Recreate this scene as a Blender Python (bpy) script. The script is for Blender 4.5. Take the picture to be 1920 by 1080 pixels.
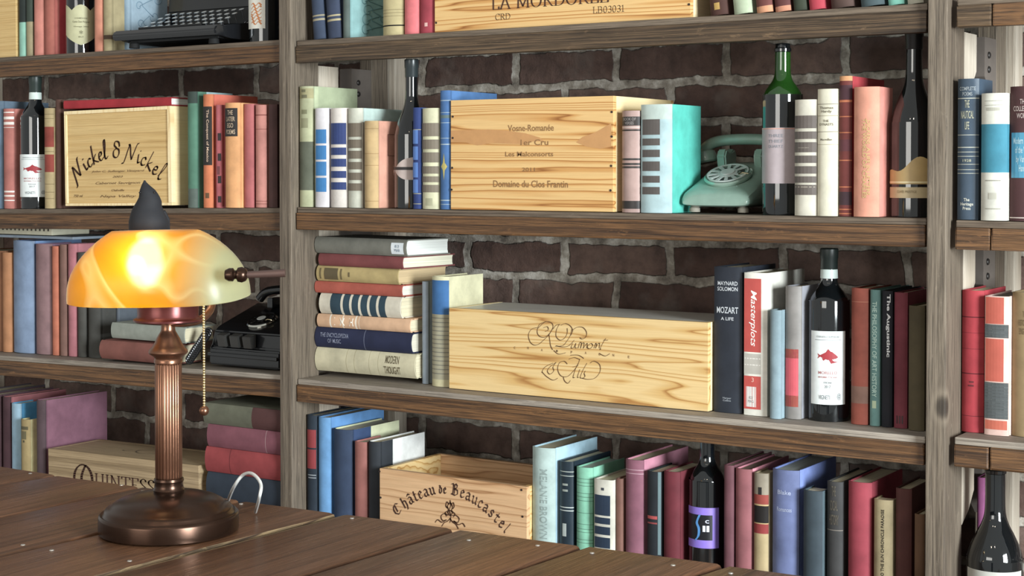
import bpy, bmesh, math, random
from mathutils import Vector, Matrix
random.seed(7)
for o in list(bpy.data.objects): bpy.data.objects.remove(o, do_unlink=True)
SC = bpy.context.scene
COL = SC.collection
R = math.radians

# ------------------------------------------------------------------ camera
FPX = 2980.0; YAW = 33.05; PITCH = 1.2; CAMZ = 1.55
PPV = 322 + FPX*math.tan(R(PITCH))
cam_d = bpy.data.cameras.new('camera'); cam = bpy.data.objects.new('camera', cam_d); COL.objects.link(cam)
cam.location = (0, 0, CAMZ)
cam.rotation_euler = (R(90-PITCH), 0, R(YAW))
cam_d.sensor_width = 36; cam_d.lens = 36*FPX/1920
cam_d.shift_y = -(540-PPV)/1920
cam_d.clip_start = 0.05; cam_d.clip_end = 60
SC.camera = cam
# ------------------------------------------------------------------ world, daylight, exposure
w = bpy.data.worlds.new('world'); SC.world = w; w.use_nodes = True
w.node_tree.nodes['Background'].inputs[0].default_value = (0.96, 0.98, 0.95, 1)
w.node_tree.nodes['Background'].inputs[1].default_value = 0.40
def area(name, loc, target, sx, sy, power, col):
    d = bpy.data.lights.new(name, 'AREA'); d.shape = 'RECTANGLE'; d.size = sx; d.size_y = sy
    d.energy = power; d.color = col
    o = bpy.data.objects.new(name, d); COL.objects.link(o); o.location = loc
    o.rotation_euler = (Vector(target)-Vector(loc)).to_track_quat('-Z', 'Y').to_euler()
    return o
area('window_daylight_right', (3.4, 0.3, 1.75), (-1.2, 2.6, 1.3), 1.4, 1.7, 420, (0.89, 0.97, 1.0))
area('window_daylight_behind', (-1.6, -3.4, 1.9), (-1.4, 2.6, 1.2), 2.6, 1.5, 54, (1.0, 0.98, 0.92))
for i, (x, y, z) in enumerate([(-0.9, -0.6, 3.0), (0.1, -0.4, 3.05)]):
    d = bpy.data.lights.new('ceiling_bulb', 'POINT'); d.energy = 9; d.shadow_soft_size = 0.05; d.color = (1, .82, .6)
    o = bpy.data.objects.new('ceiling_bulb', d); COL.objects.link(o); o.location = (x, y, z)
vs = SC.view_settings; vs.view_transform = 'Standard'; vs.look = 'None'; vs.exposure = 0.40; vs.gamma = 1
vs.use_curve_mapping = False

# ------------------------------------------------------------------ where a point of the photograph lies
MR = cam.rotation_euler.to_matrix()
def ray(u, v): return (MR @ Vector(((u-960)/FPX, (PPV-v)/FPX, -1)))
O = Vector((0, 0, CAMZ))
def atY(u, v, Y): d = ray(u, v); return O + d*(Y/d.y)
def atZ(u, v, z): d = ray(u, v); return O + d*((z-CAMZ)/d.z)
def zdist(p): return (p-O).dot(MR @ Vector((0, 0, -1)))
D = 2.55            # front face of the shelf trim
WALL = D + 0.37     # face of the brick wall

# ------------------------------------------------------------------ helpers: objects
def tag(o, label=None, cat=None, group=None, kind=None):
    if label: o['label'] = label
    if cat: o['category'] = cat
    if group: o['group'] = group
    if kind: o['kind'] = kind
    return o
def empty(name, loc, label, cat, group=None, rot=(0, 0, 0)):
    o = bpy.data.objects.new(name, None); COL.objects.link(o); o.location = loc; o.rotation_euler = rot
    o.empty_display_size = .05
    return tag(o, label, cat, group)
def mesh_obj(name, me, mats, parent=None, loc=(0, 0, 0), rot=(0, 0, 0)):
    o = bpy.data.objects.new(name, me); COL.objects.link(o)
    if not isinstance(mats, (list, tuple)): mats = [mats]
    if len(me.materials) == 0:
        for m in mats: me.materials.append(m)
    o.parent = parent; o.location = loc; o.rotation_euler = rot
    return o
def fin(bm, name, mats, parent=None, loc=(0, 0, 0), rot=(0, 0, 0), smooth=None):
    bmesh.ops.recalc_face_normals(bm, faces=bm.faces)
    me = bpy.data.meshes.new(name); bm.to_mesh(me); bm.free()
    if smooth is not None:
        for p in me.polygons: p.use_smooth = True
        try: me.set_sharp_from_angle(angle=R(smooth))
        except Exception: pass
    return mesh_obj(name, me, mats, parent, loc, rot)
def add_box(bm, x0, x1, y0, y1, z0, z1, mi=0, bev=0.0):
    vs_ = [bm.verts.new(p) for p in ((x0,y0,z0),(x1,y0,z0),(x1,y1,z0),(x0,y1,z0),(x0,y0,z1),(x1,y0,z1),(x1,y1,z1),(x0,y1,z1))]
    fs = []
    for q in ((0,1,2,3),(4,5,6,7),(0,1,5,4),(1,2,6,5),(2,3,7,6),(3,0,4,7)):
        f = bm.faces.new([vs_[i] for i in q]); f.material_index = mi; fs.append(f)
    bmesh.ops.recalc_face_normals(bm, faces=fs)
    if bev > 0:
        es = list({e for f in fs for e in f.edges})
        bmesh.ops.bevel(bm, geom=es, offset=bev, segments=2, profile=.6, affect='EDGES')
def box(name, m, x0, x1, y0, y1, z0, z1, parent=None, bev=0.001, origin=None, rot=(0,0,0)):
    # a bevelled board with its own origin at its centre, so that its grain is its own
    cx, cy, cz = (x0+x1)/2, (y0+y1)/2, (z0+z1)/2
    bm = bmesh.new(); add_box(bm, x0-cx, x1-cx, y0-cy, y1-cy, z0-cz, z1-cz, 0, bev)
    return fin(bm, name, m, parent, (cx, cy, cz), rot)
def add_lathe(bm, prof, seg=40, mi=0, cap=True, cx=0, cy=0):
    rings = []
    for r, z in prof:
        rings.append([bm.verts.new((cx+r*math.cos(2*math.pi*i/seg), cy+r*math.sin(2*math.pi*i/seg), z)) for i in range(seg)])
    for a, b in zip(rings, rings[1:]):
        for i in range(seg):
            f = bm.faces.new((a[i], a[(i+1) % seg], b[(i+1) % seg], b[i])); f.material_index = mi
    if cap:
        for rg in (rings[0], rings[-1]):
            f = bm.faces.new(rg); f.material_index = mi
def lathe(name, m, prof, parent=None, loc=(0,0,0), seg=40, smooth=35, rot=(0,0,0)):
    bm = bmesh.new(); add_lathe(bm, prof, seg); return fin(bm, name, m, parent, loc, rot, smooth)
def add_tube(bm, pts, r, seg=12, mi=0, closed=False):
    pts = [Vector(p) for p in pts]; n = len(pts); rings = []
    rr = r if isinstance(r, (list, tuple)) else [r]*n
    up = Vector((0, 0, 1)); prev = None
    for i, p in enumerate(pts):
        t = (pts[min(i+1, n-1)]-pts[max(i-1, 0)]).normalized()
        if prev is None:
            a = up if abs(t.dot(up)) < .9 else Vector((1, 0, 0)); nrm = t.cross(a).normalized()
        else:
            nrm = (prev - t*prev.dot(t)).normalized()
        prev = nrm; b = t.cross(nrm)
        rings.append([bm.verts.new(p + (nrm*math.cos(2*math.pi*k/seg)+b*math.sin(2*math.pi*k/seg))*rr[i]) for k in range(seg)])
    for a, b in zip(rings, rings[1:]):
        for k in range(seg):
            f = bm.faces.new((a[k], a[(k+1) % seg], b[(k+1) % seg], b[k])); f.material_index = mi
    for rg in (rings[0], rings[-1]): bm.faces.new(rg).material_index = mi
def tube(name, m, pts, r, parent=None, seg=12, loc=(0,0,0), smooth=50):
    bm = bmesh.new(); add_tube(bm, pts, r, seg); return fin(bm, name, m, parent, loc, (0,0,0), smooth)
def add_prism(bm, poly, axis, a, b, mi=0):
    # polygon extruded along an axis from a to b; poly is given in the other two coordinates
    def P3(p, t):
        return {'x': (t, p[0], p[1]), 'y': (p[0], t, p[1]), 'z': (p[0], p[1], t)}[axis]
    A = [bm.verts.new(P3(p, a)) for p in poly]; B = [bm.verts.new(P3(p, b)) for p in poly]
    bm.faces.new(A).material_index = mi; bm.faces.new(B).material_index = mi
    n = len(poly)
    for i in range(n): bm.faces.new((A[i], A[(i+1) % n], B[(i+1) % n], B[i])).material_index = mi
def sphere(name, m, c, r, parent=None, s=(1,1,1)):
    bm = bmesh.new(); bmesh.ops.create_uvsphere(bm, u_segments=20, v_segments=12, radius=r)
    bmesh.ops.scale(bm, vec=s, verts=bm.verts)
    return fin(bm, name, m, parent, c, (0,0,0), 60)
def catmull(pts, n=6, closed=False):
    out = []; P = [Vector(p) for p in pts]; m = len(P)
    for i in range(m-1):
        p0 = P[max(i-1, 0)]; p1 = P[i]; p2 = P[i+1]; p3 = P[min(i+2, m-1)]
        for k in range(n):
            t = k/n
            out.append(.5*((2*p1)+(p2-p0)*t+(2*p0-5*p1+4*p2-p3)*t*t+(3*p1-p0-3*p2+p3)*t**3))
    out.append(P[-1]); return out

# ------------------------------------------------------------------ materials
def lin(h):
    h = h.lstrip('#'); c = [int(h[i:i+2], 16)/255 for i in (0, 2, 4)]
    return tuple([(x/12.92 if x <= .04045 else ((x+.055)/1.055)**2.4) for x in c]+[1])
MC = {}
def nodes(name):
    m = bpy.data.materials.new(name); m.use_nodes = True
    nt = m.node_tree; b = nt.nodes['Principled BSDF']; return m, nt, b
def ramp(nt, fac, stops):
    r = nt.nodes.new('ShaderNodeValToRGB'); el = r.color_ramp.elements
    while len(el) < len(stops): el.new(.5)
    for e, (p, c) in zip(el, stops): e.position = p; e.color = c
    nt.links.new(fac, r.inputs[0]); return r.outputs[0]
def objvec(nt, scale=(1,1,1), loc=(0,0,0), rnd=True):
    tc = nt.nodes.new('ShaderNodeTexCoord'); mp = nt.nodes.new('ShaderNodeMapping')
    mp.inputs['Scale'].default_value = scale; mp.inputs['Location'].default_value = loc
    src = tc.outputs['Object']
    if rnd:
        oi = nt.nodes.new('ShaderNodeObjectInfo'); ad = nt.nodes.new('ShaderNodeVectorMath'); ad.operation = 'MULTIPLY_ADD'
        cx = nt.nodes.new('ShaderNodeCombineXYZ')
        for k in range(3): nt.links.new(oi.outputs['Random'], cx.inputs[k])
        ad.inputs[1].default_value = (7.3, 5.1, 3.7)
        nt.links.new(cx.outputs[0], ad.inputs[0]); nt.links.new(src, ad.inputs[2]); src = ad.outputs[0]
    nt.links.new(src, mp.inputs['Vector']); return mp.outputs[0]
def noise(nt, vec, scale, detail=4, rough=.55, dist=0):
    n = nt.nodes.new('ShaderNodeTexNoise'); n.inputs['Scale'].default_value = scale; n.inputs['Detail'].default_value = detail
    n.inputs['Roughness'].default_value = rough; n.inputs['Distortion'].default_value = dist
    nt.links.new(vec, n.inputs['Vector']); return n.outputs['Fac']
def bump(nt, b, h, strength, dist=.002):
    bp = nt.nodes.new('ShaderNodeBump'); bp.inputs['Strength'].default_value = strength; bp.inputs['Distance'].default_value = dist
    nt.links.new(h, bp.inputs['Height']); nt.links.new(bp.outputs[0], b.inputs['Normal'])
def mixc(nt, fac, a, b, mode='MIX'):
    mx = nt.nodes.new('ShaderNodeMix'); mx.data_type = 'RGBA'; mx.blend_type = mode
    for s, val in ((0, fac), (6, a), (7, b)):
        if isinstance(val, (int, float, tuple)): mx.inputs[s].default_value = val
        else: nt.links.new(val, mx.inputs[s])
    return mx.outputs[2]
def scl(c, k): return tuple(min(1, x*k) for x in c[:3])+(1,)
def cloth(h, rough=.75, amt=.22, bmp=.25, spec=.3):
    k = ('cloth', h, rough, amt)
    if k in MC: return MC[k]
    m, nt, b = nodes('book_cloth_'+h.strip('#')); c = lin(h)
    g_ = .3*c[0]+.55*c[1]+.15*c[2]; c = tuple(x*.83+g_*.14 for x in c[:3])+(1,)
    v = objvec(nt)
    n1 = noise(nt, v, 22, 5, .6); n2 = noise(nt, v, 1400, 2)
    col = ramp(nt, n1, [(.28, scl(c, 1-amt)), (.5, c), (.74, scl(c, 1+amt))])
    nt.links.new(col, b.inputs['Base Color']); b.inputs['Roughness'].default_value = rough
    b.inputs['Specular IOR Level'].default_value = spec
    bump(nt, b, n2, bmp, .0006); MC[k] = m; return m
def plain(h, rough=.5, metal=0, spec=.5, emit=0, name=None, coat=0):
    k = ('plain', h, rough, metal, emit, coat, spec)
    if k in MC: return MC[k]
    m, nt, b = nodes(name or 'paint_'+h.strip('#')); c = lin(h)
    if not metal: g_ = .3*c[0]+.55*c[1]+.15*c[2]; c = tuple(x*.85+g_*.13 for x in c[:3])+(1,)
    v = objvec(nt); n = noise(nt, v, 60, 3)
    nt.links.new(ramp(nt, n, [(.3, scl(c, .93)), (.7, scl(c, 1.05))]), b.inputs['Base Color'])
    b.inputs['Roughness'].default_value = rough; b.inputs['Metallic'].default_value = metal
    b.inputs['Specular IOR Level'].default_value = spec; b.inputs['Coat Weight'].default_value = coat
    b.inputs['Coat Roughness'].default_value = .06
    if emit: b.inputs['Emission Color'].default_value = c; b.inputs['Emission Strength'].default_value = emit
    MC[k] = m; return m
def paper(h='#ded3b4'):
    k = ('paper', h)
    if k in MC: return MC[k]
    m, nt, b = nodes('page_edges'); c = lin(h)
    v = objvec(nt, (900, 3, 3)); n = noise(nt, v, 1, 2)
    nt.links.new(ramp(nt, n, [(.3, scl(c, .72)), (.7, scl(c, 1.05))]), b.inputs['Base Color'])
    b.inputs['Roughness'].default_value = .85; bump(nt, b, n, .4, .0008); MC[k] = m; return m
def wood(name, dark, mid, light, axis='x', ring=14, fine=1.0, rough=.6, bmp=.35, wav=.5, contrast=1.0, dist=2.2, coat=0, worn=0, k=.11):
    # ring: growth rings per metre across the board; dist: how far they wander; wav: how strongly they show
    if name in MC: return MC[name]
    m, nt, b = nodes(name)
    st = {'x': (k, 1, 1), 'y': (1, k, 1), 'z': (1, 1, k)}[axis]
    v = objvec(nt, st)
    big = noise(nt, v, 9.0, 3, .5, .4)
    sp = nt.nodes.new('ShaderNodeSeparateXYZ'); nt.links.new(v, sp.inputs[0])
    acr = sp.outputs[{'x': 'Z', 'y': 'X', 'z': 'X'}[axis]]
    def mth(op, a, b_=None, c=None):
        q = nt.nodes.new('ShaderNodeMath'); q.operation = op
        for i, x in enumerate((a, b_, c)):
            if x is None: continue
            if isinstance(x, (int, float)): q.inputs[i].default_value = x
            else: nt.links.new(x, q.inputs[i])
        return q.outputs[0]
    w1 = noise(nt, v, 7, 1.5, .5); w2 = noise(nt, v, 22, 2, .5)
    f = mth('MULTIPLY', acr, ring); f = mth('MULTIPLY_ADD', w1, dist, f); f = mth('MULTIPLY_ADD', w2, dist*.25, f)
    w3 = nt.nodes.new('ShaderNodeTexNoise'); w3.noise_dimensions = '1D'; w3.inputs['Scale'].default_value = 22; w3.inputs['Detail'].default_value = 2
    nt.links.new(acr, w3.inputs['W']); f = mth('MULTIPLY_ADD', w3.outputs['Fac'], ring*.09, f)
    fr = mth('FRACT', f)
    ringc = ramp(nt, fr, [(0, lin(mid)), (.10, lin(light)), (.55, lin(light)), (.86, lin(mid)), (.955, lin(dark)), (1.0, lin(mid))])
    fn = noise(nt, objvec(nt, {'x': (.025, 1, 1), 'y': (1, .025, 1), 'z': (1, 1, .025)}[axis]), 420*fine, 4, .7)
    basec = ramp(nt, big, [(.32, lin(mid)), (.68, lin(light))])
    c = mixc(nt, wav, basec, ringc)
    c = mixc(nt, ramp(nt, fn, [(.36, (.62*contrast,)*3+(1,)), (.60, (0, 0, 0, 1))]), c, scl(lin(dark), .7))
    if worn:     # pale scuffs and dents in the stain
        sc = noise(nt, objvec(nt, {'x': (.3, 1, 1), 'y': (1, .3, 1), 'z': (1, 1, .3)}[axis]), 70, 5, .75)
        c = mixc(nt, ramp(nt, sc, [(.60, (0, 0, 0, 1)), (.70, (worn,)*3+(1,))]), c, scl(lin(light), 1.6))
        # knots: dark eyes with a paler ring
        vo = nt.nodes.new('ShaderNodeTexVoronoi'); vo.inputs['Scale'].default_value = 5.5
        nt.links.new(objvec(nt, {'x': (.6, 1, 1), 'y': (1, .6, 1), 'z': (1, 1, .6)}[axis]), vo.inputs['Vector'])
        dk = vo.outputs['Distance']
        c = mixc(nt, ramp(nt, dk, [(.0, (.9,)*3+(1,)), (.045, (.75,)*3+(1,)), (.075, (0, 0, 0, 1))]), c, scl(lin(dark), .55))
        c = mixc(nt, ramp(nt, dk, [(.060, (0, 0, 0, 1)), (.085, (.45,)*3+(1,)), (.12, (0, 0, 0, 1))]), c, lin(light))
    nt.links.new(c, b.inputs['Base Color'])
    rr = ramp(nt, fn, [(.3, (rough+.12,)*3+(1,)), (.7, (rough-.08,)*3+(1,))]); nt.links.new(rr, b.inputs['Roughness'])
    b.inputs['Coat Weight'].default_value = coat; b.inputs['Coat Roughness'].default_value = .18
    hh = mth('MULTIPLY_ADD', fr, -.35, fn)
    bump(nt, b, hh, bmp, .0012); MC[name] = m; return m
W_TRIM = wood('stained_pine_trim', '#1c110a', '#48301e', '#7a5635', 'x', 70, 1, .48, .6, .6, 1.2, 3.5, 0, .4)
W_TRIMR = wood('rough_sawn_trim', '#1d150e', '#443425', '#6d5740', 'x', 110, .6, .55, 1.3, .6, 1.3, 3.5, 0, .5)
W_BOARD = wood('weathered_shelf_board', '#4a4138', '#7d7266', '#a79c8f', 'x', 60, 1, .6, .4, .4, 1, 1.5, 0, .2)
W_BOARD2 = wood('brown_shelf_board', '#30251b', '#54463a', '#7a6b5b', 'x', 60, 1, .6, .4, .4, 1, 1.5, 0, .2)
W_LID_LIT = wood('greyed_crate_lid', '#a59f93', '#d6d1c6', '#e9e5dc', 'x', 60, 1, .34, .3, .4, .5)  # daylight on the crate top, put into the lid colour as grey-white
W_POST = wood('weathered_upright', '#30261d', '#5d5043', '#867969', 'z', 75, 1, .65, .6, .35, 1.1, 1.2, 0, .25)
W_GUS = wood('pale_weathered_bracket', '#7d6d5d', '#b8a996', '#d3c8b8', 'z', 40, 1, .7, .4, .3, .7)
W_TABLE = wood('dark_varnished_plank', '#27170f', '#553a29', '#7a563e', 'y', 28, 1, .30, .3, .35, .8, 1.6)
W_TEDGE = wood('worn_plank_edge', '#2a1a12', '#5d4632', '#a28a66', 'y', 60, .6, .6, .8, .8, 1.3, 6, 0, .6)
W_PINE = wood('pine_crate_bold', '#8a521f', '#c69254', '#dbb57b', 'x', 62, 1, .6, .15, .95, .22, 6, k=.12)
W_PINE2 = wood('pine_crate_soft', '#9f6a30', '#cda567', '#dec08a', 'x', 46, 1, .6, .15, .9, .22, 8, k=.15)
W_PINE3 = wood('oak_crate_tan', '#9c7843', '#c9a469', '#dbbc84', 'x', 60, 1, .65, .2, .4, .4, 2.5)
W_PINE4 = wood('pine_crate_rosy', '#8e6037', '#c59a70', '#dcb48a', 'x', 44, 1, .6, .15, .75, .3, 8, k=.2)
W_OLD = wood('old_crate_greyed', '#5f4b35', '#97805f', '#b8a07e', 'x', 40, 1, .7, .3, .45, .6, 2)
W_SIDE = wood('crate_end_wood', '#cba066', '#ecd19c', '#f6e2b6', 'y', 50, 1, .6, .15, .5, .25)
INK = plain('#4a2a1a', .8, name='branding_ink'); INK2 = plain('#8d6434', .8, name='faded_branding')
BLACK = plain('#15161a', .35, coat=.3); STEEL = plain('#4a4745', .45, .8)
COPPER = plain('#86604c', .30, .88, name='antique_copper'); COPD = plain('#463329', .27, .85, name='dark_bronze')
GOLD = '#b79a5a'
# ------------------------------------------------------------------ lettering
TXT = {}
def text_mesh(s, shear=0.0, bold=0.0, align='CENTER', line=1.0):
    cu = bpy.data.curves.new('lettering', 'FONT'); cu.body = s; cu.shear = shear; cu.offset = bold
    cu.align_x = align; cu.space_line = line; cu.resolution_u = 3; cu.fill_mode = 'FRONT'
    ob = bpy.data.objects.new('lettering', cu); COL.objects.link(ob)
    dg = bpy.context.evaluated_depsgraph_get()
    me = bpy.data.meshes.new_from_object(ob.evaluated_get(dg))
    bpy.data.objects.remove(ob, do_unlink=True); bpy.data.curves.remove(cu)
    me.materials.clear(); return me
def fit(me, cx, cz, wid, hei, orient='h', y=-.0006, bulge=None):
    # lay the flat lettering into an upright box of the XZ plane
    xs = [v.co.x for v in me.vertices]; ys = [v.co.y for v in me.vertices]
    if not xs: return
    mx, my = (min(xs)+max(xs))/2, (min(ys)+max(ys))/2; w0, h0 = max(xs)-min(xs), max(ys)-min(ys)
    for v in me.vertices:
        a, b_ = v.co.x-mx, v.co.y-my
        if orient == 'h': x, z = a*wid/w0, b_*hei/h0
        elif orient == 'd': x, z = b_*wid/h0, -a*hei/w0      # reads downwards
        else: x, z = -b_*wid/h0, a*hei/w0                   # reads upwards
        yy = y
        if bulge: yy = y + bulge(cx+x)
        v.co = (cx+x, yy, cz+z)
# calligraphic strokes: a flat nib drawn along each stroke
def pen_mesh(strokes, nib, ang, thin=.012, smooth=5):
    bm = bmesh.new(); n = Vector((math.cos(ang), math.sin(ang)))*nib/2
    for st in strokes:
        sm = smooth
        if st and st[0] == 'L': sm = 0; st = st[1:]
        pts = [Vector(p) for p in st]
        if sm and len(pts) > 2: pts = catmull(pts, sm)
        for p, q in zip(pts, pts[1:]):
            t = (q-p)
            if t.length < 1e-6: continue
            pr = Vector((-t.y, t.x)).normalized()*thin/2
            k = n if abs(n.x*pr.x+n.y*pr.y) > pr.length**2 else pr
            ex = t.normalized()*thin*.3
            bm.faces.new([bm.verts.new((c.x, c.y, 0)) for c in (p-k-ex, p+k-ex, q+k+ex, q-k+ex)])
    me = bpy.data.meshes.new('lettering'); bm.to_mesh(me); bm.free(); return me
def arc(cx, cy, rx, ry, a0, a1, n=14):
    return [(cx+rx*math.cos(R(a0+(a1-a0)*i/n)), cy+ry*math.sin(R(a0+(a1-a0)*i/n))) for i in range(n+1)]
S = {}   # serif capitals: (advance, strokes)
S['Q'] = (.98, [['L']+arc(.46, .36, .38, .38, 0, 360, 28), [(.38, .1), (.6, -.06), (.9, -.12)]])
S['O'] = (.86, [['L']+arc(.42, .36, .33, .37, 0, 360, 28)])
S['0'] = (.6, [['L']+arc(.28, .36, .2, .37, 0, 360, 24)])
S['U'] = (.8, [['L', (.16, .72), (.16, .25)]+arc(.4, .25, .24, .26, 180, 360)+[(.64, .72)], ['L', (.05, .72), (.27, .72)], ['L', (.55, .72), (.75, .72)]])
S['I'] = (.38, [['L', (.19, .72), (.19, 0)], ['L', (.07, .72), (.31, .72)], ['L', (.07, 0), (.31, 0)]])
S['N'] = (.86, [['L', (.16, 0), (.16, .72), (.68, 0), (.68, .72)], ['L', (.05, 0), (.27, 0)], ['L', (.58, .72), (.79, .72)], ['L', (.04, .72), (.16, .72)]])
S['T'] = (.7, [['L', (.35, .72), (.35, 0)], ['L', (.05, .62), (.05, .72), (.65, .72), (.65, .62)], ['L', (.23, 0), (.47, 0)]])
S['E'] = (.66, [['L', (.17, .72), (.17, 0)], ['L', (.06, .72), (.57, .72), (.57, .6)], ['L', (.06, 0), (.6, 0), (.6, .13)], ['L', (.17, .37), (.45, .37)]])
S['É'] = (.66, S['E'][1]+[['L', (.28, .8), (.42, .93)]])
S['S'] = (.58, [[(.48, .6), (.42, .7), (.27, .73), (.12, .64), (.12, .52), (.27, .4), (.44, .3), (.5, .17), (.4, .03), (.24, -.01), (.1, .05), (.07, .16)]])
S['A'] = (.78, [['L', (.08, 0), (.38, .74), (.7, 0)], ['L', (.2, .26), (.57, .26)], ['L', (0, 0), (.18, 0)], ['L', (.58, 0), (.8, 0)]])
S['L'] = (.62, [['L', (.16, .72), (.16, 0), (.56, 0), (.56, .16)], ['L', (.05, .72), (.28, .72)]])
S['M'] = (1.0, [['L', (.14, 0), (.16, .72), (.48, .08), (.8, .72), (.84, 0)], ['L', (.04, 0), (.26, 0)], ['L', (.72, 0), (.95, 0)], ['L', (.05, .72), (.16, .72)], ['L', (.8, .72), (.92, .72)]])
S['R'] = (.76, [['L', (.17, .72), (.17, 0)], ['L', (.06, .72), (.38, .72)]+arc(.38, .54, .2, .18, 90, -90)+[(.17, .36)], ['L', (.36, .36), (.66, 0), (.76, 0)], ['L', (.06, 0), (.29, 0)]])
S['D'] = (.82, [['L', (.17, .72), (.17, 0)], ['L', (.06, .72), (.36, .72)]+arc(.36, .36, .36, .36, 90, -90)+[(.06, 0)]])
S['C'] = (.76, [['L', (.66, .74), (.66, .56)], ['L']+arc(.42, .36, .34, .37, 48, 318, 22)])
S['B'] = (.74, [['L', (.17, .72), (.17, 0)], ['L', (.06, .72), (.38, .72)]+arc(.38, .55, .18, .17, 90, -90)+[(.17, .38)], ['L', (.38, .38)]+arc(.4, .19, .22, .19, 90, -90)+[(.06, 0)]])
S['3'] = (.56, [['L']+arc(.26, .54, .17, .18, 150, -80)+[(.2, .37)], ['L', (.2, .37)]+arc(.26, .18, .2, .19, 80, -150)])
S['1'] = (.42, [['L', (.08, .6), (.22, .72), (.22, 0)], ['L', (.08, 0), (.36, 0)]])
S[' '] = (.4, [])
K = {}   # blackletter
K['C'] = (.72, [['L', (.62, .62), (.46, .74), (.2, .66), (.08, .45), (.08, .2), (.3, .0), (.6, .12)], ['L', (.34, .66), (.3, .2)]])
K['h'] = (.46, [['L', (.1, .78), (.12, .72), (.12, .04)], ['L', (.12, .42), (.28, .52), (.38, .42), (.38, .1), (.28, -.14)]])
K['a'] = (.46, [['L', (.08, .44), (.22, .52), (.34, .42), (.34, .1), (.44, .02)], ['L', (.34, .32), (.1, .22), (.1, .08), (.2, 0), (.34, .1)]])
K['â'] = (.46, K['a'][1]+[['L', (.1, .62), (.22, .74), (.34, .62)]])
K['t'] = (.36, [['L', (.16, .68), (.14, .08), (.22, 0), (.34, .06)], ['L', (.03, .47), (.32, .47)]])
K['e'] = (.42, [['L', (.12, .28), (.34, .38), (.24, .52), (.1, .42), (.1, .1), (.2, 0), (.38, .1)]])
K['u'] = (.5, [['L', (.06, .48), (.14, .42), (.14, .1), (.24, 0), (.38, .12)], ['L', (.34, .5), (.4, .42), (.4, .1), (.48, .02)]])
K['c'] = (.38, [['L', (.34, .42), (.22, .52), (.1, .42), (.1, .1), (.2, 0), (.34, .08)]])
K['s'] = (.42, [['L', (.34, .42), (.22, .52), (.1, .42), (.14, .3), (.3, .22), (.34, .1), (.22, 0), (.06, .08)]])
K['l'] = (.26, [['L', (.1, .78), (.13, .72), (.12, .08), (.22, 0)]])
K['d'] = (.34, [['L', (.06, .4), (.14, .46), (.26, .36), (.24, .12), (.14, .04), (.06, .12), (.08, .34)], ['L', (.2, .5), (.1, .56)]])
K['E'] = (.34, [['L', (.1, .22), (.24, .3), (.18, .42), (.07, .34), (.08, .1), (.16, .03), (.28, .1)]])
K['B'] = (.7, [['L', (.02, .7), (.16, .76), (.2, .6), (.18, .08)], ['L', (.18, .66), (.38, .78), (.5, .66), (.46, .5), (.22, .4)], ['L', (.3, .44), (.54, .36), (.56, .12), (.36, 0), (.06, .06)], ['L', (.3, .7), (.3, .1)]])
K[' '] = (.26, [])
H = {}   # brush script
H['N'] = (.72, [[(-.12, -.3), (-.02, -.26), (.04, 0), (.1, .4), (.16, .68)], [(.1, .66), (.2, .6), (.34, .2), (.44, .02)], [(.44, .02), (.52, .4), (.62, .78), (.72, .86)]])
H['i'] = (.24, [[(.04, .38), (.1, .06), (.16, 0), (.24, .08)], ['L', (.1, .56), (.12, .6)]])
H['c'] = (.32, [[(.28, .34), (.2, .42), (.06, .3), (.06, .08), (.18, 0), (.32, .1)]])
H['k'] = (.4, [[(.12, .9), (.08, .4), (.06, 0)], [(.3, .42), (.1, .22), (.22, .1), (.4, 0)]])
H['e'] = (.34, [[(.04, .2), (.22, .26), (.22, .4), (.1, .4), (.04, .16), (.16, 0), (.34, .12)]])
H['l'] = (.26, [[(.04, .1), (.16, .6), (.16, .9), (.08, .8), (.08, .14), (.16, 0), (.28, .1)]])
H['&'] = (.6, [[(.5, .5), (.44, .7), (.22, .74), (.16, .56), (.3, .42), (.12, .3), (.12, .06), (.3, -.02), (.46, .12), (.46, .34), (.28, .42)]])
H[' '] = (.26, [])
def layout(s, font, curve=None, shear=0.0, track=0.0):
    # strokes of a line of lettering; curve(x) gives (height, slope) of its base line
    out = []; x = 0
    for ch in s:
        adv, sts = font[ch]
        for st in sts:
            fl = st and st[0] == 'L'; pts = st[1:] if fl else st
            q = []
            for a, b_ in pts:
                a2 = a+b_*shear
                if curve:
                    hc, sl = curve(x+adv/2); th = math.atan(sl); dx = a2-adv/2
                    q.append((x+adv/2+dx*math.cos(th)-b_*math.sin(th), hc+dx*math.sin(th)+b_*math.cos(th)))
                else: q.append((x+a2, b_))
            out.append((['L'] if fl else [])+q)
        x += adv+track
    return out, x
def place_pen(me, x0, z0, k, y=-.0006, kz=None):
    for v in me.vertices: v.co = (x0+v.co.x*k, y, z0+v.co.y*(kz or k))

# ------------------------------------------------------------------ the bookcase
PF = D-0.012                       # front face of the uprights
def xof(u, v, Y): return atY(u, v, Y).x
pL0, pL1 = xof(524, 500, PF), xof(548, 500, PF)
pR0, pR1 = xof(1737, 500, PF), xof(1771, 500, PF)
PW = .033
PIT = pR0-pL0
posts = [pL0-PIT, pL0, pR0, pR0+PIT]
TRIM_H, BRD = .036, .0115
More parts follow.
